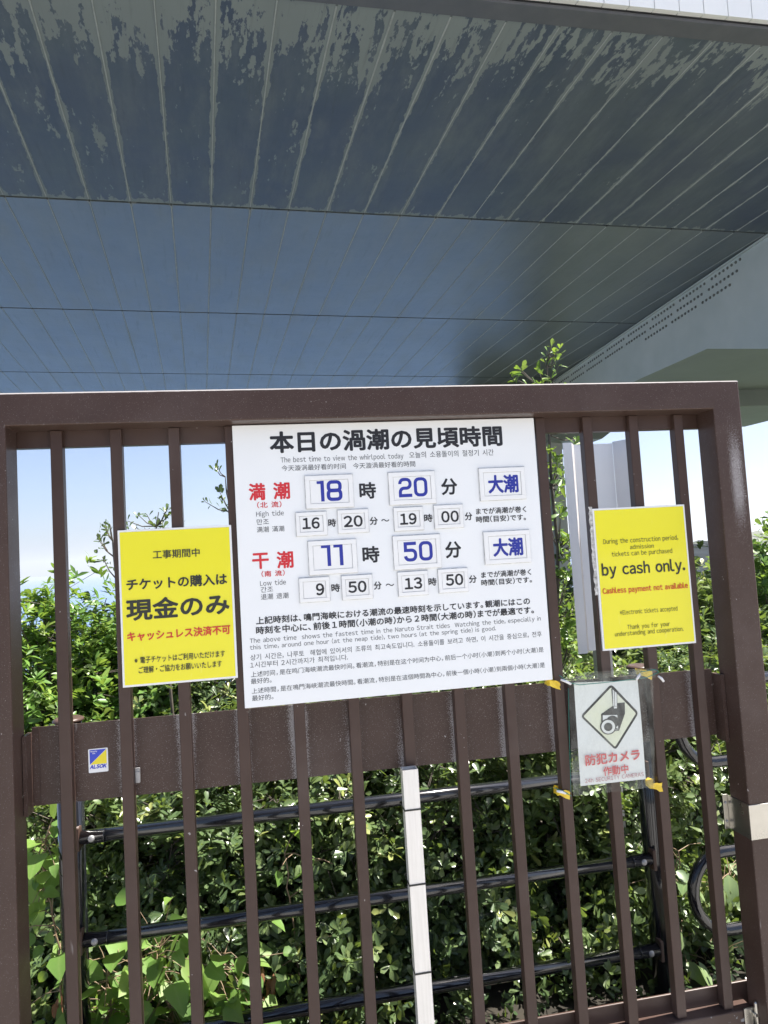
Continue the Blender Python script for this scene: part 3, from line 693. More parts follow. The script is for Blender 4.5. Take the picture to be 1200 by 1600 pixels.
# stainless band round the right stile
zb0, zb1 = at(1178, 1312, YF)[2], at(1178, 1257, YF)[2]
mb = MB(); mb.box(xR0-0.0035, xR1+0.0035, YF-0.0035, YF, zb0, zb1, bev=0.001); mb.box(xR0-0.0035, xR0-0.0002, YF+0.0002, YB+0.014, zb0, zb1)
mb.box(xR0-0.0185, xR0-0.0036, YB+0.008, YB+0.0135, zb0-0.002, zb1+0.002, bev=0.001)
band = mb.build('steel_band', M['steel_band'], stR)
for z in (zb0+0.022, zb1-0.022): MB().sphere((xR0-0.011, YB+0.007, z), 0.0045, 8, 5, sc=(1, 0.6, 1)).build('rivet', M['bolt'], stR)
# drop bolt on the bottom rail
q0, q1 = at(1162, 1577, 1.926), at(1186, 1602, 1.926)
mb = MB(); mb.box(q0[0], q1[0]+0.004, 1.9235, 1.9285, q1[2]-0.05, q0[2]+0.002, bev=0.001)
for z in (q0[2]-0.012, q1[2]-0.02): mb.box(q0[0]+0.024, q0[0]+0.046, 1.911, 1.9233, z-0.007, z+0.004, bev=0.002)
lt = gp(mb, 'drop_bolt', M['steel_band'])
mb = MB(); cx = q0[0]+0.034; mb.tube([(cx, 1.917, q1[2]-0.05), (cx, 1.917, q0[2]+0.018), (cx, 1.917, q0[2]+0.023)], [0.0062, 0.0062, 0.004], 10)
mb.tube([(cx, 1.917, q1[2]-0.004), (cx-0.03, 1.911, q1[2]-0.004)], 0.004, 8); mb.build('bolt_rod', M['steel_band'], lt)

# ------------------------------------------------------------------ main board
DBd = 1.93
c = [at(*p, DBd) for p in ((362.5, 664.8), (832.8, 652.6), (864.8, 1062.8), (382.5, 1106))]
bx0, bx1 = (c[0][0]+c[3][0])/2, (c[1][0]+c[2][0])/2; bz1, bz0 = min((c[0][2]+c[1][2])/2, ZT-0.0025), (c[2][2]+c[3][2])/2
board = thing('tide_board', 'white notice board of whirlpool viewing times with blue numbers, centre of the gate', 'notice board', ((bx0+bx1)/2, 1.932, bz0))
MB().box(bx0, bx1, 1.930, 1.9385, bz0, bz1, bev=0.0012).build('board_panel', M['board'], board)
for ink in ('black', 'grey_ink', 'red'):
    mb = MB()
    for s, l, r, h, b, k in BT:
        if k == ink: put_text(mb, s, l, r, h, DBd, 1.9295, b)
    mb.build('lettering', M[ink], board)
for q, s, l, r, h, kind in PL:
    P = [at(*p, DBd) for p in q]; a0, a1 = (P[0][0]+P[3][0])/2, (P[1][0]+P[2][0])/2; z1, z0 = (P[0][2]+P[1][2])/2, (P[2][2]+P[3][2])/2
    fw = 0.0125 if kind != 'small' else 0.010; yb = 1.9298
    mb = MB()                                                  # frame of four mitred strips
    for k, (u0, u1, w0, w1) in enumerate(((a0, a1, z1-fw, z1), (a0, a1, z0, z0+fw), (a0, a0+fw, z0+fw, z1-fw), (a1-fw, a1, z0+fw, z1-fw))):
        mb.box(u0, u1, yb-0.0062, yb, w0, w1, bev=0.0007)
    fr = mb.build('plate_frame', M['plate'], board)
    mb = MB(); mb.box(a0-0.0012, a1+0.0012, yb-0.0030, yb-0.0001, z0-0.0012, z1+0.0018); mb.build('backing', M['plate_edge'], fr)
    mb = MB(); g = 0.0011; mb.box(a0+fw+g, a1-fw-g, yb-0.0045, yb-0.0032, z0+fw+g, z1-fw-g); mb.build('number_plate', M['plate'], fr)
    mb = MB(); yy = yb-0.0049
    if kind == 'big': digits(mb, s, l, r, h, DBd, yy)
    else: put_text(mb, s, l, r, h, DBd, yy, 0.034 if kind == 'kanji' else 0.035)
    mb.build('numeral', M['black' if kind == 'small' else 'blue'], fr)

# ------------------------------------------------------------------ yellow notices
def notice(quad, T, label, right):
    D = 1.93; P = [at(*p, D) for p in quad]
    x0, x1 = (P[0][0]+P[3][0])/2, (P[1][0]+P[2][0])/2; z1, z0 = (P[0][2]+P[1][2])/2, (P[2][2]+P[3][2])/2
    t = thing('yellow_notice', label, 'notice', ((x0+x1)/2, 1.932, z0), 'yellow notices fixed to the gate bars')
    MB().box(x0, x1, 1.9315, 1.9385, z0, z1, bev=0.0008).build('backing_board', M['white_edge'], t)
    e = 0.0055
    # the laminated sheet bows very slightly off its board
    mb = MB(); nx, nz = 10, 12; v = []; r = random.Random(3 if right else 4)
    for j in range(nz+1):
        for i in range(nx+1):
            u, w = i/nx, j/nz; y = 1.9308-0.0012*math.sin(math.pi*u)*math.sin(math.pi*w)*r.uniform(0.85, 1.0)
            v.append((x0+e+(x1-x0-2*e)*u, y, z0+e+(z1-z0-2*e)*w))
    mb.add(v, [(j*(nx+1)+i, j*(nx+1)+i+1, (j+1)*(nx+1)+i+1, (j+1)*(nx+1)+i) for j in range(nz) for i in range(nx)], 0, True)
    mb.build('printed_sheet', M['yellow'], t)
    for s, l, rr, h, b, k in T:
        mb = MB(); put_text(mb, s, l, rr, h, D, 1.9290, b); mb.build('lettering', M[k], t)
    if right:
        a, b = at(922, 792, 1.935), at(932, 930, 1.935); r = random.Random(8)
        mb = MB(); n = 26; v = []
        for i in range(n+1):
            tt = i/n; zz = a[2]+(b[2]-a[2])*tt; v += [(x0-0.010+r.uniform(-.0025, .0025), 1.9335, zz), (x0+0.001, 1.9335, zz)]
        mb.add(v, [(2*i, 2*i+2, 2*i+3, 2*i+1) for i in range(n)]); mb.build('flaking_tape', M['flaky'], t)
    return t
notice([(183, 829), (359.5, 820), (373, 1058), (192, 1076)], YL, 'yellow notice in Japanese, left of the white board', False)
notice([(925, 796), (1069, 787), (1089, 1005), (943.5, 1017)], YR, 'yellow notice in English reading by cash only, right of the white board', True)

# ------------------------------------------------------------------ security camera notice in its plastic sleeve
D = 1.925
t = thing('security_notice', 'white security camera notice in a clear plastic sleeve tied to the bars', 'notice', (1.02, 1.93, at(960, 1236, D)[2]))
def warp(px, py, yo=0.0):
    p = at(px, py, D); u = (px-890)/140; w = (py-1050)/190
    return (p[0], D+yo+0.0014*math.sin(u*5+1)*math.sin(w*4)-0.0016*math.sin(3.1*w), p[2])
def patch(pts4, n, yo, jit=0.0, seed=1, name='x', m=None):
    r = random.Random(seed); a, b, c_, d = [np.array(q) for q in pts4]; v = []
    for j in range(n+1):
        for i in range(n+1):
            u, w = i/n, j/n; q = (a*(1-u)+b*u)*(1-w)+(d*(1-u)+c_*u)*w; p = warp(q[0], q[1], yo)
            v.append((p[0]+r.uniform(-1, 1)*jit*0.3, p[1]+r.uniform(-1, 1)*jit, p[2]+r.uniform(-1, 1)*jit*0.3))
    mb = MB(); mb.add(v, [(j*(n+1)+i, (j+1)*(n+1)+i, (j+1)*(n+1)+i+1, j*(n+1)+i+1) for j in range(n) for i in range(n)], 0, True)
    return mb.build(name, m, t)
patch([c5(200, 200), c5(742, 178), c5(812, 1022), c5(255, 1080)], 12, 0.0, 0, 1, 'paper_sheet', M['paper'])
def wq(mb, poly, yo, mi=0):                                       # polygon drawn on the warped paper, fanned
    P = [warp(*c5(*p), yo) for p in poly]; cen = tuple(np.mean(np.array(P), 0))
    mb.add(P+[cen], [(i, (i+1) % len(P), len(P)) for i in range(len(P))], mi)
def rpoly(pts, r, n=4):
    out = []
    for i, p in enumerate(pts):
        p = np.array(p, float); a = np.array(pts[i-1], float)-p; b = np.array(pts[(i+1) % len(pts)], float)-p
        a = p+a/np.linalg.norm(a)*r; b = p+b/np.linalg.norm(b)*r
        for k in range(n+1):
            u = k/n; out.append(tuple((1-u)**2*a+2*u*(1-u)*p+u*u*b))
    return out
def cs(p): q = np.array([502, 492]); return tuple(q+(np.array(p)-q)*0.90)
dia = [(516, 210), (748, 455), (552, 774), (256, 486)]
mb = MB(); wq(mb, rpoly(dia, 34), -0.0006); mb.build('warning_frame', M['sign_black'], t)
mb = MB(); wq(mb, rpoly([cs(p) for p in dia], 12), -0.0010); mb.build('warning_field', M['pale_yellow'], t)
mb = MB(); blk, wht = 0, 1
def circ(cx, cy, r): return [(cx+r*math.cos(k*math.pi/12), cy+r*math.sin(k*math.pi/12)) for k in range(24)]
wq(mb, [(516, 250), (522, 248), (566, 285), (566, 400), (527, 402)], -0.0013, 0); wq(mb, [(526, 256), (538, 264), (541, 398), (531, 400)], -0.0016, 1)
wq(mb, [(543, 270), (561, 286), (562, 396), (545, 398)], -0.0016, 1)
wq(mb, [(562, 372), (628, 366), (630, 460), (580, 606), (520, 520)], -0.0014, 0)
wq(mb, [(430, 466), (528, 396), (600, 396), (572, 470)], -0.0015, 0); wq(mb, [(535, 402), (562, 400), (561, 416), (537, 418)], -0.0018, 1)
wq(mb, [(430, 466), (570, 464), (580, 606), (530, 612), (430, 530)], -0.0017, 0); wq(mb, [(442, 476), (564, 472), (572, 600), (536, 604), (442, 528)], -0.0020, 1)
wq(mb, circ(524, 532, 54), -0.0022, 0); wq(mb, circ(487, 572, 68), -0.0024, 0); wq(mb, circ(487, 573, 58), -0.0026, 1); wq(mb, circ(487, 574, 36), -0.0028, 0); wq(mb, circ(560, 592, 8), -0.0028, 0)
mb.build('camera_pictogram', [M['sign_black'], M['paper']], t)
for ink in ('faded_red', 'faded_plum'):
    mb = MB()
    for s, l, r, h, b, k in SC:
        if k == ink: put_text(mb, s, l, r, h, D, D-0.0055, b)
    mb.build('lettering', M[ink], t)
patch([c5(140, 120), c5(860, 70), c5(875, 1085), c5(182, 1160)], 16, -0.0085, 0.0008, 4, 'plastic_sleeve', M['plastic'])
patch([c5(100, 150), c5(880, 75), c5(880, 150), c5(190, 225)], 9, -0.012, 0.003, 6, 'sleeve_fold', M['plastic'])
def tie(px, py, m, seed, w=0.040):
    q = at(px, py, 1.93); r = random.Random(seed); mb = MB(); n = 14; v = []
    for j in range(4):
        for i in range(n):
            a = 2*math.pi*i/n; cx, sy = math.cos(a), math.sin(a)
            k = 1/max(abs(cx), abs(sy))
            v.append((q[0]+0.0195*cx*min(k, 1.25)+r.uniform(-.002, .002), 1.955-0.0205*sy*min(k, 1.25)+r.uniform(-.002, .002), q[2]+(j/3-0.5)*w*(1+0.25*cx)*0.55+r.uniform(-.0035, .0035)-0.006*cx))
    mb.add(v, [(j*n+i, j*n+(i+1) % n, (j+1)*n+(i+1) % n, (j+1)*n+i) for j in range(3) for i in range(n)])
    return mb.build('tape_tie', m, t)
for k, (px, py) in enumerate(((868, 1070), (883, 1241), (1029, 1230), (1013, 1054))): tie(px, py, M['tape'], k)
def string(pxs, D_, r=0.0011, m='string', nm='string'):
    pts = [at(x, y, D_+o) for x, y, o in pxs]; sm = []
    for i in range(len(pts)-1):
        for k in range(4): sm.append(pts[i]*(1-k/4)+pts[i+1]*k/4)
    sm.append(pts[-1]); MB().tube(sm, r, 6).build(nm, M[m], t)
string([(874, 1055, 0), (888, 1066, -.003), (905, 1070, -.003), (940, 1067, -.004), (985, 1062, -.003), (1012, 1058, 0), (1030, 1050, -.004), (1024, 1046, -.006), (1000, 1050, -.006)], 1.916)
string([(866, 1231, 0), (880, 1236, -.004), (893, 1244, -.004), (884, 1238, -.005), (870, 1233, -.003), (890, 1242, -.004)], 1.921)
string([(888, 1075, 0), (889, 1130, .002), (891, 1200, .001), (892, 1238, 0)], 1.921, 0.0008)
for k, (px, py, dx, dy) in enumerate(((876, 1062, 16, 7), (1028, 1056, 9, 9), (1000, 1053, -6, 9), (884, 1240, -14, -4))):
    a, b = at(px, py, 1.918), at(px+dx, py+dy, 1.913); mb = MB()
    mb.tube([a, (a+b)/2+np.array([0, -.003, .002]), b], [0.003, 0.0042, 0.0035], 5); mb.build('tape_tail', M['tape_white'], t)

# ------------------------------------------------------------------ small security sticker
D = 1.9732
P = [at(x/6, 1080+y/6, D) for x, y in ((827, 542), (1010, 530), (1018, 752), (833, 764))]
x0, x1 = (P[0][0]+P[3][0])/2, (P[1][0]+P[2][0])/2; z1, z0 = (P[0][2]+P[1][2])/2, (P[2][2]+P[3][2])/2
st = thing('security_sticker', 'small blue and yellow sticker on the brown panel below the left notice', 'sticker', ((x0+x1)/2, D, z0))
mb = MB(); mb.add([(p[0], 1.9722, p[1]) for p in rrect(x0, z0, x1, z1, 0.0025)], [tuple(range(20))[::-1]]); mb.add([(p[0], 1.9734, p[1]) for p in rrect(x0, z0, x1, z1, 0.0025)], [tuple(range(20))])
mb.build('sticker_base', M['white_edge'], st)
Wd, Hd = x1-x0, z1-z0; zi = z0+0.345*Hd
m_b = mat('sticker blue', (0.02, 0.05, 0.50), 0.35); m_y = mat('sticker yellow', (0.80, 0.66, 0.02), 0.35)
mb = MB(); a, b_ = x0+.07*Wd, x1-.07*Wd; zt_ = z1-.04*Hd
mb.add([(a, 1.9718, zi), (b_, 1.9718, zt_), (a, 1.9718, zt_)], [(0, 1, 2)], 0); mb.add([(a+.02*Wd, 1.9718, zi), (b_, 1.9718, zi), (b_, 1.9718, zt_-.02*Hd)], [(0, 1, 2)], 1)
mb.build('emblem', [m_b, m_y], st)
mb = MB(); 
def px6(x, y): return (x/6, 1080+y/6)
put_text(mb, 'ALSOK', px6(846, 708), px6(1002, 697), 38/6, D, 1.9717, 0.06)
base = np.array(mb.v); zc = base[:, 2].mean(); mb.v = [(p[0]+(p[2]-zc)*0.25, p[1], p[2]) for p in mb.v]
mb.build('logo_lettering', m_b, st)
mb = MB(); put_text(mb, 'Security', px6(848, 566), px6(912, 562), 15/6, D, 1.9714, 0.03); put_text(mb, 'On', px6(868, 582), px6(893, 580), 13/6, D, 1.9714, 0.03); mb.build('slogan', M['plate'], st)

# ------------------------------------------------------------------ square stainless post tied in front of the centre bar
x0, x1 = at(628, 1200, 1.905)[0]+0.001, at(653, 1200, 1.905)[0]; zt_ = at(640, 1203, 1.905)[2]
ssx = lambda p: (p[0]+(p[2]-zt_)*-0.004, p[1], p[2])
sp = thing('square_post', 'bare stainless square post with black cable ties, below the white board', 'post', ((x0+x1)/2, 1.92, 0.0))
mb = MB(); w = 0.003
mb.box(x0, x1, 1.905, 1.905+w, 0.0, zt_, xf=ssx); mb.box(x0, x1, 1.9385-w, 1.9385, 0.0, zt_, xf=ssx); mb.box(x0, x0+w, 1.905+w, 1.9385-w, 0.0, zt_, xf=ssx); mb.box(x1-w, x1, 1.905+w, 1.9385-w, 0.0, zt_, xf=ssx)
mb.build('tube_wall', M['steel'], sp)
for py in (1266, 1384, 1524):
    z = at(640, py, 1.905)[2]; mb = MB(); e = 0.0016; zz = (z-zt_)*-0.004
    for u0, u1, y0, y1 in ((x0-e, x1+e, 1.905-e, 1.9048), (x0-e, x0-.0002, 1.905, 1.974), (x1+.0002, x1+e, 1.905, 1.974), (x0-e, x1+e, 1.972, 1.974)):
        mb.box(u0+zz, u1+zz, y0, y1, z-0.0022, z+0.0022)
    mb.build('cable_tie', M['tie'], sp)

# ------------------------------------------------------------------ tubular barriers behind the gate
DT = 2.25
bar = thing('tubular_barrier', 'glossy black three-rail pipe barrier close behind the gate bars', 'barrier', (0.33, DT, 0.0), 'black pipe barriers behind the gate')
pl, pr = at(112, 1300, DT+0.03)[0], at(1024, 1350, DT+0.03)[0]; zcap = at(103, 1127, DT+0.03)[2]
for k, x in enumerate((pl, pr)):
    p_ = MB().tube([(x, DT+0.03, 0), (x, DT+0.03, zcap)], 0.038, 16).build('barrier_post', M['tube'], bar)
    MB().tube([(x, DT+0.03, zcap), (x, DT+0.03, zcap+0.006), (x, DT+0.03, zcap+0.011)], [0.045, 0.045, 0.036], 16).build('post_cap', M['brown'], p_)
for (pa, pb) in (((140, 1307), (870, 1220)), ((140, 1469.5), (1020, 1340)), ((380, 1592), (1035, 1482))):
    z = (at(*pa, DT)[2]+at(*pb, DT)[2])/2
    rl = MB().tube([(pl+0.034, DT, z), (pr-0.034, DT, z)], 0.0205, 14).build('rail', M['tube'], bar)
    for x, s in ((pl+0.055, 1), (pr-0.055, -1)):
        mb = MB(); mb.box(x-0.034 if s > 0 else x+0.022, x-0.022 if s > 0 else x+0.034, DT-0.02, DT+0.03, z-0.034, z+0.034, bev=0.003); mb.build('bracket', M['brown'], rl)
        MB().sphere((x+s*0.012, DT-0.019, z), 0.0105, 10, 6, sc=(1, 0.6, 1)).build('bolt', M['bolt'], rl)
        MB().tube([(x+s*0.045, DT, z), (x+s*0.047, DT, z)], 0.0212, 14).build('sleeve_joint', M['tube'], rl)
lp = thing('tubular_barrier', 'black pipe barrier with rounded loop ends, beside the right gate post', 'barrier', (1.9, DT, 0.0), 'black pipe barriers behind the gate')
def loop(pa, pb, pc, xr=2.1):
    zt_, zb_ = at(*pa, DT)[2], at(*pb, DT)[2]; r = (zt_-zb_)/2; xl = at(*pc, DT)[0]+0.0205; cx = xl+r*0.9
    pts = [(xr, DT, zt_), (cx+0.03, DT, zt_)]+[(cx-r*0.9*math.sin(math.pi*k/12), DT, (zt_+zb_)/2+r*math.cos(math.pi*k/12)) for k in range(13)]+[(cx+0.03, DT, zb_), (xr, DT, zb_)]
    MB().tube(pts, 0.0205, 14).build('loop_rail', M['tube'], lp)
loop((1165, 1325), (1165, 1448), (1075, 1400))
loop((1150, 1062), (1150, 1186), (1048, 1110))
MB().tube([(2.1, DT, 0), (2.1, DT, 1.0)], 0.038, 16).build('barrier_post', M['tube'], lp)

# ------------------------------------------------------------------ white folded sheet behind the right bars
D = 2.42
xs_ = [at(x, 692, D)[0] for x in (879, 893, 905, 913, 967, 979, 1001)]; z1, z0 = at(940, 690, D)[2], at(905, 1022, D)[2]
fs_ = thing('folded_sheet', 'white folded metal sheet standing upright behind the English yellow notice', 'metal sheet', ((xs_[0]+xs_[-1])/2, D, 0.0))
def strip(a, b, ya, yb, m, nm):
    mb = MB(); th = 0.0015
    v = [(x, y+o, z) for z in (z0, z1+(0.006 if nm == 'return_flange' else 0)) for o in (0, th) for x, y in ((a, ya), (b, yb))]
    mb.add(v, [(0, 2, 3, 1), (4, 5, 7, 6), (0, 1, 5, 4), (2, 6, 7, 3), (0, 4, 6, 2), (1, 3, 7, 5)]); mb.build(nm, m, fs_)
strip(xs_[0], xs_[1], D, D, M['sheet_white'], 'front_flange'); strip(xs_[1]+.0005, xs_[2], D+.001, D+.05, M['sheet_grey'], 'side_wall')
strip(xs_[2]+.0005, xs_[4], D+.052, D+.052, M['sheet_white'], 'sheet_face'); strip(xs_[4]+.0005, xs_[5], D+.05, D+.001, M['sheet_white'], 'return_flange')
strip(xs_[5]+.02, xs_[6], D+.1, D+.1, M['sheet_white'], 'rear_flange')
MB().box((xs_[0]+xs_[-1])/2-0.03, (xs_[0]+xs_[-1])/2+0.03, D+0.11, D+0.15, 0.0, z1-0.1).build('support_post', M['bolt'], fs_)

# ------------------------------------------------------------------ vegetation
TEMPL = {
    'obovate': ([0.0, 0.25, 0.55, 0.82, 1.0], [0.06, 0.45, 0.85, 0.95, 0.0]),
    'lance': ([0.0, 0.2, 0.5, 0.8, 1.0], [0.08, 0.75, 1.0, 0.6, 0.0]),
    'heart': ([0.0, 0.10, 0.38, 0.72, 1.0], [0.30, 0.86, 1.0, 0.58, 0.0]),
}
def leaves(base, dirs, nrm, ln, wd, shape, curl, rg, tint):
    U, Wt = TEMPL[shape]; n = len(base)
    d = dirs/np.linalg.norm(dirs, axis=1, keepdims=True); s = np.cross(d, nrm); s /= np.linalg.norm(s, axis=1, keepdims=True)+1e-9; h = np.cross(s, d)
    L_ = ln[:, None]; Wd_ = wd[:, None]; cu = curl[:, None]; vs = []
    fold = rg.uniform(0.08, 0.42, n)[:, None]
    for k, (u, w) in enumerate(zip(U, Wt)):
        c_ = base+d*L_*u-h*L_*cu*u*u
        if k == len(U)-1: vs.append(c_)
        else:
            wob = rg.uniform(*((0.78, 1.2) if shape == 'heart' else (0.9, 1.1)), (2, n))[:, :, None]
            vs += [c_+s*Wd_*w*wob[0]+h*Wd_*w*fold, c_, c_-s*Wd_*w*wob[1]+h*Wd_*w*fold]
    V = np.stack(vs, 1); m = V.shape[1]                       # 13 verts
    q = []
    for k in range(3):
        a = 3*k; q += [(a, a+1, a+4, a+3), (a+1, a+2, a+5, a+4)]
    q = np.array(q); tr = np.array([(9, 10, 12), (10, 11, 12)])
    off = (np.arange(n)*m)[:, None, None]
    return V.reshape(-1, 3), (q[None]+off).reshape(-1, 4), (tr[None]+off).reshape(-1, 3), np.repeat(tint, m)
def rib_attr(me, nv):
    r_ = me.attributes.new('rib', 'FLOAT', 'POINT'); k = np.zeros(13, np.float32); k[[1, 4, 7, 10, 12]] = 1.0; r_.data.foreach_set('value', np.tile(k, nv//13))
def leaf_mesh(name, V, Q, T_, tint, m, parent):
    V = V-ORG[parent.name]
    me = bpy.data.meshes.new(name); nq, nt = len(Q), len(T_)
    me.vertices.add(len(V)); me.vertices.foreach_set('co', V.astype(np.float32).ravel())
    me.loops.add(nq*4+nt*3); me.loops.foreach_set('vertex_index', np.concatenate([Q.ravel(), T_.ravel()]).astype(np.int32))
    me.polygons.add(nq+nt); me.polygons.foreach_set('loop_start', np.concatenate([np.arange(nq)*4, nq*4+np.arange(nt)*3]).astype(np.int32))
    me.polygons.foreach_set('use_smooth', np.ones(nq+nt, bool))
    me.update(calc_edges=True); at_ = me.attributes.new('tint', 'FLOAT', 'POINT'); at_.data.foreach_set('value', tint.astype(np.float32))
    rib_attr(me, len(V)); me.materials.append(m); o = bpy.data.objects.new(name, me); COL.objects.link(o); o.parent = parent; return o
VEG = 0
def whorls(rg, C, N, per, ln, wr, spread, shape, tilt):
    """C centres, N shoot directions -> leaf arrays"""
    k = len(C); i = np.repeat(np.arange(k), per); n = len(i)
    ax = N[i]; rnd = rg.normal(size=(n, 3)); side = np.cross(ax, rnd); side /= np.linalg.norm(side, axis=1, keepdims=True)
    el = rg.uniform(tilt[0], tilt[1], n)[:, None]
    d = side*np.cos(el)+ax*np.sin(el); nrm = ax*np.cos(el)-side*np.sin(el)+rg.normal(size=(n, 3))*0.18
    back = rg.uniform(0, spread, n)[:, None]
    base = C[i]-ax*back+d*0.004
    l = ln*rg.uniform(0.6, 1.15, n)*np.where(back[:, 0] < spread*.2, 0.75, 1.0)
    return i, base, d, nrm, l, l*wr*rg.uniform(0.8, 1.15, n)
def shrub(name, label, x, y, z0, h, rx, ry, nb, wpb, per, ln, wr, leaf, seed, shape='obovate', group=None, cat='shrub', zlow=0.1, shell=0.45, spread=0.05, tint=(0.15, 0.85), jitter=0.085, tilt=(0.0, 0.9), trunk=0.016, boxy=0.0, skirt=0):
    rg = np.random.default_rng(seed); t_ = thing(name, label, cat, (x, y, z0), group)
    th = rg.uniform(0, 2*np.pi, nb); u = rg.uniform(-1, 1, nb); rr = rg.uniform(shell, 1.0, nb)
    e = np.column_stack([np.cos(th)*np.sqrt(1-u**2*np.abs(u)**boxy)*rx*rr, np.sin(th)*np.sqrt(1-u**2*np.abs(u)**boxy)*ry*rr, u*np.maximum(rr, 0.8*np.abs(u))])
    hz = h*(1-zlow)/2; tips = np.array([x, y, z0+h*zlow+hz])+e*np.array([1, 1, hz])
    lump = 1+0.22*np.sin(5*th+seed)*np.cos(4*u+seed)+rg.normal(0, 0.07, nb); tips[:, :2] = np.array([x, y])+(tips[:, :2]-np.array([x, y]))*lump[:, None]
    if skirt:
        sa = rg.uniform(-math.pi, 0.0, skirt); sr = rg.uniform(0.75, 1.05, skirt)
        tips = np.vstack([tips, np.column_stack([x+np.cos(sa)*rx*1.2*sr, y+np.sin(sa)*(ry+0.04)*sr, z0+rg.uniform(0.04, 0.34, skirt)])]); nb += skirt
    idx = np.repeat(np.arange(nb), wpb); n = len(idx)
    out = tips-np.array([x, y, z0+h*0.35]); out /= np.linalg.norm(out, axis=1, keepdims=True)
    C = tips[idx]+rg.normal(size=(n, 3))*jitter*np.array([1, 1, 0.85])
    C[:, 2] = np.maximum(C[:, 2], z0+0.03)
    N = out[idx]*0.7+np.array([0, 0, 0.65])+rg.normal(size=(n, 3))*0.45; N /= np.linalg.norm(N, axis=1, keepdims=True)
    i, b, d, nr, l, w = whorls(rg, C, N, per, ln, wr, spread, shape, tilt)
    bt = rg.uniform(tint[0], tint[1], nb)[idx][i]*0.55+rg.uniform(tint[0], tint[1], len(i))*0.45
    yng = rg.random(n) < 0.10; bt = np.where(yng[i], np.minimum(1.0, bt+0.35), bt)
    V, Q, T_, tt = leaves(b, d, nr, l, w, shape, rg.uniform(-0.05, 0.3, len(i)), rg, bt)
    leaf_mesh('foliage', V, Q, T_, tt, leaf, t_)
    mb = MB(); r = random.Random(seed)
    nst = 3 if h < 1.6 else 2; roots = []
    for k in range(nst):
        a = 6.28*k/nst+r.uniform(0, 1); q = np.array([x+0.05*math.cos(a), y+0.05*math.sin(a), z0-0.02]); top = np.array([x+rx*.25*math.cos(a), y+ry*.25*math.sin(a), z0+h*0.6])
        mid = (q+top)/2+np.array([r.uniform(-.04, .04), r.uniform(-.04, .04), 0]); mb.tube([q, mid, top], [trunk, trunk*.75, trunk*.5], 6, caps=False); roots.append((q, mid, top))
    for k in range(nb):
        q, mid, top = roots[k % nst]; s = r.uniform(0.3, 1.0); st_ = (q*(1-s)+mid*s) if tips[k][2] < z0+h*.35 else (mid*(1-s)+top*s)
        m1 = (st_+tips[k])/2+np.array([r.uniform(-.03, .03), r.uniform(-.03, .03), r.uniform(-.02, .03)])
        mb.tube([st_, m1, tips[k]], [trunk*.4, trunk*.28, 0.002], 4, caps=False)
    tw = rg.random(n) < 0.5
    for j in np.nonzero(tw)[0][:260]: mb.tube([tips[idx[j]], C[j]], [0.002, 0.0013], 3, caps=False)
    mb.build('stem', M['bark'], t_); return t_
HG = 'clipped hedge shrubs behind the pipe barrier'
hedge = [(-0.78, 3.0, 1.02, 'leaf_mid', 'leafy shrub in the bottom left corner beyond the left gate post', 11),
         (-0.30, 2.85, 1.0, 'leaf_dark', 'glossy hedge shrub behind the second and third bars from the left', 12),
         (0.16, 2.84, 0.98, 'leaf_dark', 'dark glossy hedge shrub left of the stainless square post', 13),
         (0.60, 2.82, 1.0, 'leaf_dark', 'hedge shrub just right of the stainless square post', 14),
         (1.04, 2.82, 1.04, 'leaf_mid', 'lighter hedge shrub below the security camera notice', 15),
         (1.48, 2.86, 1.02, 'leaf_mid', 'hedge shrub behind the rounded pipe loop', 16),
         (1.95, 2.95, 1.1, 'leaf_dark', 'dark hedge shrub beyond the right gate post', 17)]
for x, y, h, lm, lb, sd_ in hedge:
    shrub('hedge_shrub', lb, x, y, 0.0, h, 0.33, 0.40, 112, 13, 8, 0.044, 0.23, M[lm], sd_, group=HG, tint=(0.05, 0.95), zlow=-0.02, boxy=2.0, jitter=0.07, skirt=34)
HB = 'taller shrubs in the back row'
back = [(-1.05, 3.55, 1.60, 0.42, 'leaf_fresh', 'tall fresh green shrub seen beside the left gate post', 21, 0.062, 0.17),
        (-0.62, 3.75, 1.50, 0.40, 'leaf_fresh', 'bright shrub with a yellowish tip left of the Japanese notice', 22, 0.058, 0.2),
        (-0.20, 3.55, 1.34, 0.42, 'leaf_dark', 'dark tall shrub behind the Japanese yellow notice', 23, 0.05, 0.2),
        (0.30, 3.6, 1.32, 0.42, 'leaf_dark', 'dark tall shrub behind the lower half of the white board', 24, 0.05, 0.22),
        (0.85, 3.55, 1.28, 0.42, 'leaf_dark', 'dark tall shrub between the white board and the folded sheet', 25, 0.05, 0.22),
        (1.38, 3.5, 1.35, 0.40, 'leaf_mid', 'tall shrub just under the English yellow notice', 26, 0.05, 0.22),
        (2.38, 3.6, 1.36, 0.38, 'leaf_mid', 'pale green tall shrub against the right gate post', 27, 0.055, 0.24),
        (3.10, 3.7, 1.66, 0.38, 'leaf_fresh', 'tall leafy shrub at the right edge outside the gate', 28, 0.06, 0.22)]
for x, y, h, rx, lm, lb, sd_, ln, wr in back:
    shrub('tall_shrub', lb, x, y, 0.0, h, rx, 0.38, 118, 12, 9, ln, wr, M[lm], sd_, group=HB, shape='obovate' if wr > .19 else 'lance', tint=(0.05, 0.95))
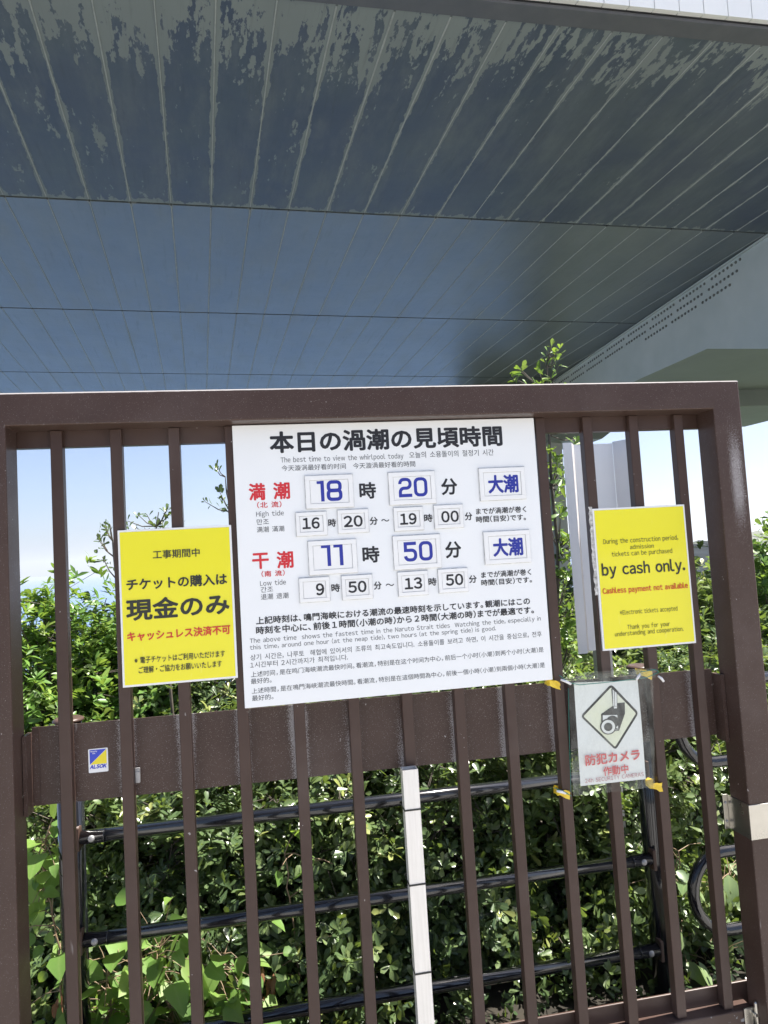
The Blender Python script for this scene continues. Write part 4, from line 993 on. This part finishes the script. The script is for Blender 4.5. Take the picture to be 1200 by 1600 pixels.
# narrow young tree between board and sheet, its shoot rising above the rail
def spray(name, label, path, r0, nodes, ln, wr, leaf, seed, group=None, shape='obovate', cat='sapling', jit=0.05, per=7, tint=(0.3, 1.0)):
    rg = np.random.default_rng(seed); P = [np.array(p, float) for p in path]
    t_ = thing(name, label, cat, tuple(P[0]), group)
    mb = MB(); mb.tube(P, [r0*(1-0.8*i/(len(P)-1)) for i in range(len(P))], 6, caps=False)
    C, N = [], []
    for (pos, side, cnt) in nodes:
        for q in range(cnt):
            c_ = np.array(pos)+rg.normal(size=3)*jit*np.array([1, 1, 1.1]); C.append(c_); n_ = np.array(side)+np.array([0, 0, .7])+rg.normal(size=3)*0.4; N.append(n_/np.linalg.norm(n_))
            k = min(range(len(P)), key=lambda k: np.linalg.norm(P[k]-c_-np.array([0, 0, -.06]))); mb.tube([P[k], (P[k]+c_)/2+np.array([0, 0, -.012]), c_], [0.003, 0.0022, 0.0012], 4, caps=False)
    C, N = np.array(C), np.array(N)
    i, b, d, nr, l, w = whorls(rg, C, N, per, ln, wr, 0.04, shape, (0.1, 1.1))
    V, Q, T_, tt = leaves(b, d, nr, l, w, shape, rg.uniform(-0.05, .25, len(i)), rg, rg.uniform(tint[0], tint[1], len(i)))
    leaf_mesh('foliage', V, Q, T_, tt, leaf, t_); mb.build('stem', M['bark'], t_); return t_
Dv = 2.72
tp = lambda px, py, o=0.0: at(px, py, Dv+o)
path = [(tp(870, 1100)[0]-.02, Dv, 0), tp(872, 1060), tp(870, 960), tp(872, 860), tp(862, 760), tp(858, 680), tp(856, 610), tp(855, 570), tp(861, 545)]
nod = [(tp(858, 708), (-.3, -.3, 0), 5), (tp(868, 735), (0, -.4, 0), 6), (tp(885, 690), (.4, -.2, 0), 3), (tp(872, 775), (0, -.3, 0), 5), (tp(858, 755), (-.3, -.3, 0), 3),
       (tp(868, 830), (0, -.4, 0), 7), (tp(878, 860), (.2, -.4, 0), 7), (tp(860, 880), (-.2, -.4, 0), 5), (tp(880, 910), (0, -.4, 0), 8), (tp(872, 950), (0, -.4, 0), 9), (tp(884, 985), (0, -.4, 0), 9), (tp(868, 1010), (0, -.4, 0), 9), (tp(890, 1035), (0, -.4, 0), 8),
       (tp(846, 592), (-.5, -.2, 0), 3), (tp(832, 592), (-.7, 0, .1), 3), (tp(868, 592), (.4, 0, .2), 3), (tp(858, 582), (0, 0, .3), 4)]
spray('sapling', 'slender sapling beside the white board, its top shoot rising above the gate', path, 0.011, nod, 0.046, 0.2, M['leaf_fresh'], 41)
# the fine upright shoot at the top
sh = [tp(855, 575), tp(857, 558), tp(860, 545), tp(866, 535)]
nod2 = [(tp(854, 552), (-.4, 0, .6), 1), (tp(860, 540), (0, 0, 1), 1), (tp(868, 552), (.5, 0, .6), 1), (tp(872, 545), (.4, 0, .8), 1), (tp(851, 565), (-.6, 0, .2), 1), (tp(864, 560), (.3, -.2, .6), 1)]
spray('shoot', 'upright leafy shoot sticking up above the gate top rail', sh, 0.003, nod2, 0.034, 0.24, M['leaf_fresh'], 42, cat='shoot', jit=0.008, per=5)
for lb, pts, sd_ in (('thin twig of dark leaves against the sky, left side of the Japanese notice', [(182, 905), (178, 870), (176, 845), (172, 820)], 51),
                     ('leafy twig tips showing above the Japanese yellow notice', [(250, 900), (248, 850), (244, 822), (248, 800)], 52),
                     ('small twig against the sky at the left edge of the white board', [(366, 860), (362, 800), (354, 770), (352, 745)], 53)):
    Dv2 = 3.0; P = [at(px, py, Dv2) for px, py in pts]; P0 = P[0].copy(); base_ = np.array([P0[0]+.03, Dv2, 0.02])
    nd = [(p+np.array([s*.03, 0, .0]), (s*.5, -.2, .2), 2) for p in P[1:] for s in (-1, 0.6)]+([(P[2]+np.array([.09, 0, .0]), (.3, 0, .4), 3), (P[2]+np.array([-.07, 0, .01]), (-.3, 0, .4), 3)] if sd_ == 52 else [])
    spray('twig', lb, [base_, (base_+P0)/2+np.array([.02, .02, 0])]+P, 0.008, nd, 0.033, 0.23, M['leaf_dark'], sd_, 'twigs against the sky', cat='twig', jit=0.022, per=6, tint=(0.1, 0.8))
# broad-leaved climbers
def vine(label, pts, nl, ln, leaf, seed, D_, wr=0.42, group='broad-leaved climbers along the barrier', shape='heart', spread=0.07, name='vine'):
    rg = np.random.default_rng(seed); P = [at(px, py, D_+o) for px, py, o in pts]; g = P[0].copy(); g[2] = 0.0
    P = [g]+P; t_ = thing(name, label, 'vine', tuple(g), group); sm = []
    for i in range(len(P)-1):
        for k in range(5): sm.append(P[i]*(1-k/5)+P[i+1]*k/5+rg.normal(size=3)*0.004)
    sm.append(P[-1]); mb = MB(); mb.tube(sm, [0.0042-0.0028*i/(len(sm)-1) for i in range(len(sm))], 6, caps=False)
    lo = 4; idx = rg.integers(lo, len(sm), nl); base = np.array([sm[i] for i in idx])
    off = rg.normal(size=(nl, 3))*np.array([spread, 0.05, spread*.7]); tip = base+off; tip[:, 1] = np.minimum(tip[:, 1], base[:, 1]+0.05)
    tip[:, 2] = np.maximum(tip[:, 2], 0.05)
    for k in range(nl): mb.tube([base[k], (base[k]+tip[k])/2+np.array([0, 0, .01]), tip[k]], [0.0018, 0.0014, 0.001], 4, caps=False)
    d = off*np.array([1, 1, 0.4])+rg.normal(size=(nl, 3))*0.05+np.array([0, -0.05, -0.045]); nr = np.column_stack([rg.normal(0, .4, nl), -np.abs(rg.normal(.45, .3, nl)), rg.uniform(.5, 1, nl)])
    l = ln*rg.uniform(0.45, 1.25, nl)
    V, Q, T_, tt = leaves(tip, d, nr, l, l*wr, shape, rg.uniform(-.1, .55, nl), rg, rg.uniform(0, 1, nl))
    leaf_mesh('foliage', V, Q, T_, tt, leaf, t_); mb.build('stem', M['stem'], t_); return t_
vine('bright broad-leaved climber by the left gate post, its pinkish stem showing', [(100, 1590, 0), (92, 1480, 0), (75, 1395, 0), (64, 1340, 0), (78, 1290, 0)], 60, 0.068, M['leaf_broad'], 61, 2.35, spread=0.05)
vine('broad-leaved climber low between the second and third bars', [(160, 1620, 0), (175, 1570, 0), (165, 1530, 0), (185, 1490, 0)], 52, 0.07, M['leaf_broad'], 62, 2.335)
vine('broad-leaved climber low behind the third bar from the left', [(280, 1640, 0), (262, 1570, 0), (240, 1520, 0), (250, 1480, 0)], 84, 0.07, M['leaf_broad'], 63, 2.34)
vine('broad-leaved climber low behind the fourth bar from the left', [(355, 1640, 0), (345, 1580, 0), (340, 1530, 0), (352, 1490, 0)], 76, 0.066, M['leaf_broad'], 64, 2.34)
vine('pale ribbed-leaf plant inside the rounded pipe loop', [(1110, 1560, 0), (1120, 1480, 0), (1130, 1400, 0), (1150, 1350, 0)], 40, 0.085, M['leaf_pale'], 65, 2.42, 0.3, shape='lance')
vine('pale ribbed-leaf plant left of the rounded pipe loop', [(1065, 1570, 0), (1062, 1500, 0), (1066, 1420, 0), (1060, 1330, 0)], 44, 0.075, M['leaf_pale'], 66, 2.42, 0.3, shape='lance')
vine('thin climber strand along the hedge left of the square post', [(470, 1560, 0), (455, 1420, 0), (445, 1330, 0), (520, 1350, 0)], 14, 0.05, M['leaf_broad'], 67, 2.44)
def dead(label, pts, seed):
    rg = np.random.default_rng(seed); n = 7; c_ = at(*pts, 2.34); t_ = thing('dry_leaf_cluster', label, 'dead leaves', tuple(c_), 'withered brown leaves caught low in the plants')
    b = c_+rg.normal(size=(n, 3))*0.012; d = np.column_stack([rg.normal(0, .3, n), rg.normal(0, .3, n), rg.choice([-1, 1], n)*1.0]); nr = rg.normal(size=(n, 3))
    V, Q, T_, tt = leaves(b, d, nr, np.full(n, .055)*rg.uniform(.6, 1.2, n), np.full(n, .008), 'lance', rg.uniform(-.6, .6, n), rg, rg.uniform(0, 1, n)); leaf_mesh('leaf_blades', V, Q, T_, tt, M['leaf_dead'], t_)
dead('withered brown leaves between the second and third bars near the bottom', (268, 1548), 71)
dead('withered brown leaves hanging behind the bar left of the square post', (422, 1545), 72)
dead('withered brown leaves in the bottom left corner by the gate post', (95, 1570), 73)
# trees on the slope beyond, tops just below eye level
TG = 'trees on the slope beyond the hedge'
far = [(-3.3, 7.5, -1.5, 2.75, 'dark rounded tree on the slope at far left'), (-1.35, 7.6, -1.6, 2.85, 'rounded tree below the horizon behind the left bars'), (1.4, 8.0, -1.8, 2.9, 'rounded tree on the slope behind the white board'),
       (3.6, 6.6, -1.0, 2.5, 'rounded tree on the slope behind the right bars'), (6.3, 7.6, -1.3, 2.7, 'rounded tree on the slope at the right edge')]
for k, (x, y, z, h, lb) in enumerate(far):
    shrub('slope_tree', lb, x, y, z, h, 1.1, 0.9, 190, 13, 8, 0.10, 0.27, M['leaf_mid'], 80+k, group=TG, cat='tree', jitter=0.16, trunk=0.05)
# woodland on the spur at the right: a mass no one could count
rg = np.random.default_rng(99); n = 2600
X = rg.uniform(34, 110, n); Y = rg.uniform(30, 120, n); Z = np.array([ground_z(a, b) for a, b in zip(X, Y)])
wood = MB(); 
C = np.column_stack([X, Y, Z+1.5]); i = np.repeat(np.arange(n), 26); base = C[i]+rg.normal(size=(len(i), 3))*np.array([1.1, 1.1, 1.0]); d = rg.normal(size=(len(i), 3)); nr = rg.normal(size=(len(i), 3))+np.array([0, 0, 1.2])
V, Q, T_, tt = leaves(base, d, nr, rg.uniform(.5, .9, len(i)), rg.uniform(.2, .35, len(i)), 'obovate', rg.uniform(0, .3, len(i)), rg, rg.uniform(0, .7, len(i)))
ORG['wroot'] = np.zeros(3)
class _R: name = 'wroot'
me_parent = _R()
me = bpy.data.meshes.new('woodland'); me.from_pydata([], [], [])
V_ = V; nq, nt = len(Q), len(T_)
me.vertices.add(len(V_)); me.vertices.foreach_set('co', V_.astype(np.float32).ravel()); me.loops.add(nq*4+nt*3); me.loops.foreach_set('vertex_index', np.concatenate([Q.ravel(), T_.ravel()]).astype(np.int32))
me.polygons.add(nq+nt); me.polygons.foreach_set('loop_start', np.concatenate([np.arange(nq)*4, nq*4+np.arange(nt)*3]).astype(np.int32)); me.update(calc_edges=True)
at_ = me.attributes.new('tint', 'FLOAT', 'POINT'); at_.data.foreach_set('value', tt.astype(np.float32)); me.materials.append(M['leaf_mid'])
wd = bpy.data.objects.new('woodland', me); COL.objects.link(wd); wd['kind'] = 'stuff'; wd['label'] = 'distant wooded hillside beyond the right gate post'; wd['category'] = 'woodland'

# ivy and litter covering the soil at the foot of the hedge
rg = np.random.default_rng(123); n = 3500
base = np.column_stack([rg.uniform(-1.6, 3.0, n), rg.uniform(2.08, 3.3, n), np.zeros(n)]); base[:, 2] = rg.uniform(0.01, 1, n)**2*0.16*np.clip((base[:, 1]-2.02)*3, 0.1, 1)
d = rg.normal(size=(n, 3))*np.array([1, 1, .35])+np.array([0, -.2, .15]); nr = np.column_stack([rg.normal(0, .4, n), rg.normal(-.2, .4, n), np.ones(n)]); l = rg.uniform(.022, .042, n)
V, Q, T_, tt = leaves(base, d, nr, l, l*0.25, 'obovate', rg.uniform(0, .3, n), rg, rg.uniform(0, .5, n)**2)
ORG['gc'] = np.zeros(3)
mg = bpy.data.meshes.new('ground_cover'); nq, nt = len(Q), len(T_)
mg.vertices.add(len(V)); mg.vertices.foreach_set('co', V.astype(np.float32).ravel()); mg.loops.add(nq*4+nt*3); mg.loops.foreach_set('vertex_index', np.concatenate([Q.ravel(), T_.ravel()]).astype(np.int32))
mg.polygons.add(nq+nt); mg.polygons.foreach_set('loop_start', np.concatenate([np.arange(nq)*4, nq*4+np.arange(nt)*3]).astype(np.int32)); mg.update(calc_edges=True)
at_ = mg.attributes.new('tint', 'FLOAT', 'POINT'); at_.data.foreach_set('value', tt.astype(np.float32)); mg.materials.append(M['leaf_dark'])
gc = bpy.data.objects.new('ground_cover', mg); COL.objects.link(gc); gc['kind'] = 'stuff'; gc['label'] = 'low dark ivy covering the soil under the hedge'; gc['category'] = 'ground cover'

# the air over the strait
mb = MB(); mb.box(-9500, 9500, -400, 9500, SEA-6, 190); hz = mb.build('haze', bpy.data.materials.new('sea haze')); hz['kind'] = 'stuff'; hz['label'] = 'thin sea haze'; hz['category'] = 'haze'
hm = hz.data.materials[0]; hm.use_nodes = True; hn = hm.node_tree; hn.nodes.clear()
ho = hn.nodes.new('ShaderNodeOutputMaterial'); hv = hn.nodes.new('ShaderNodeVolumePrincipled'); hv.inputs['Color'].default_value = (0.86, 0.92, 1.0, 1)
hv.inputs['Density'].default_value = 0.00018; hv.inputs['Anisotropy'].default_value = 0.3; hn.links.new(hv.outputs[0], ho.inputs['Volume'])
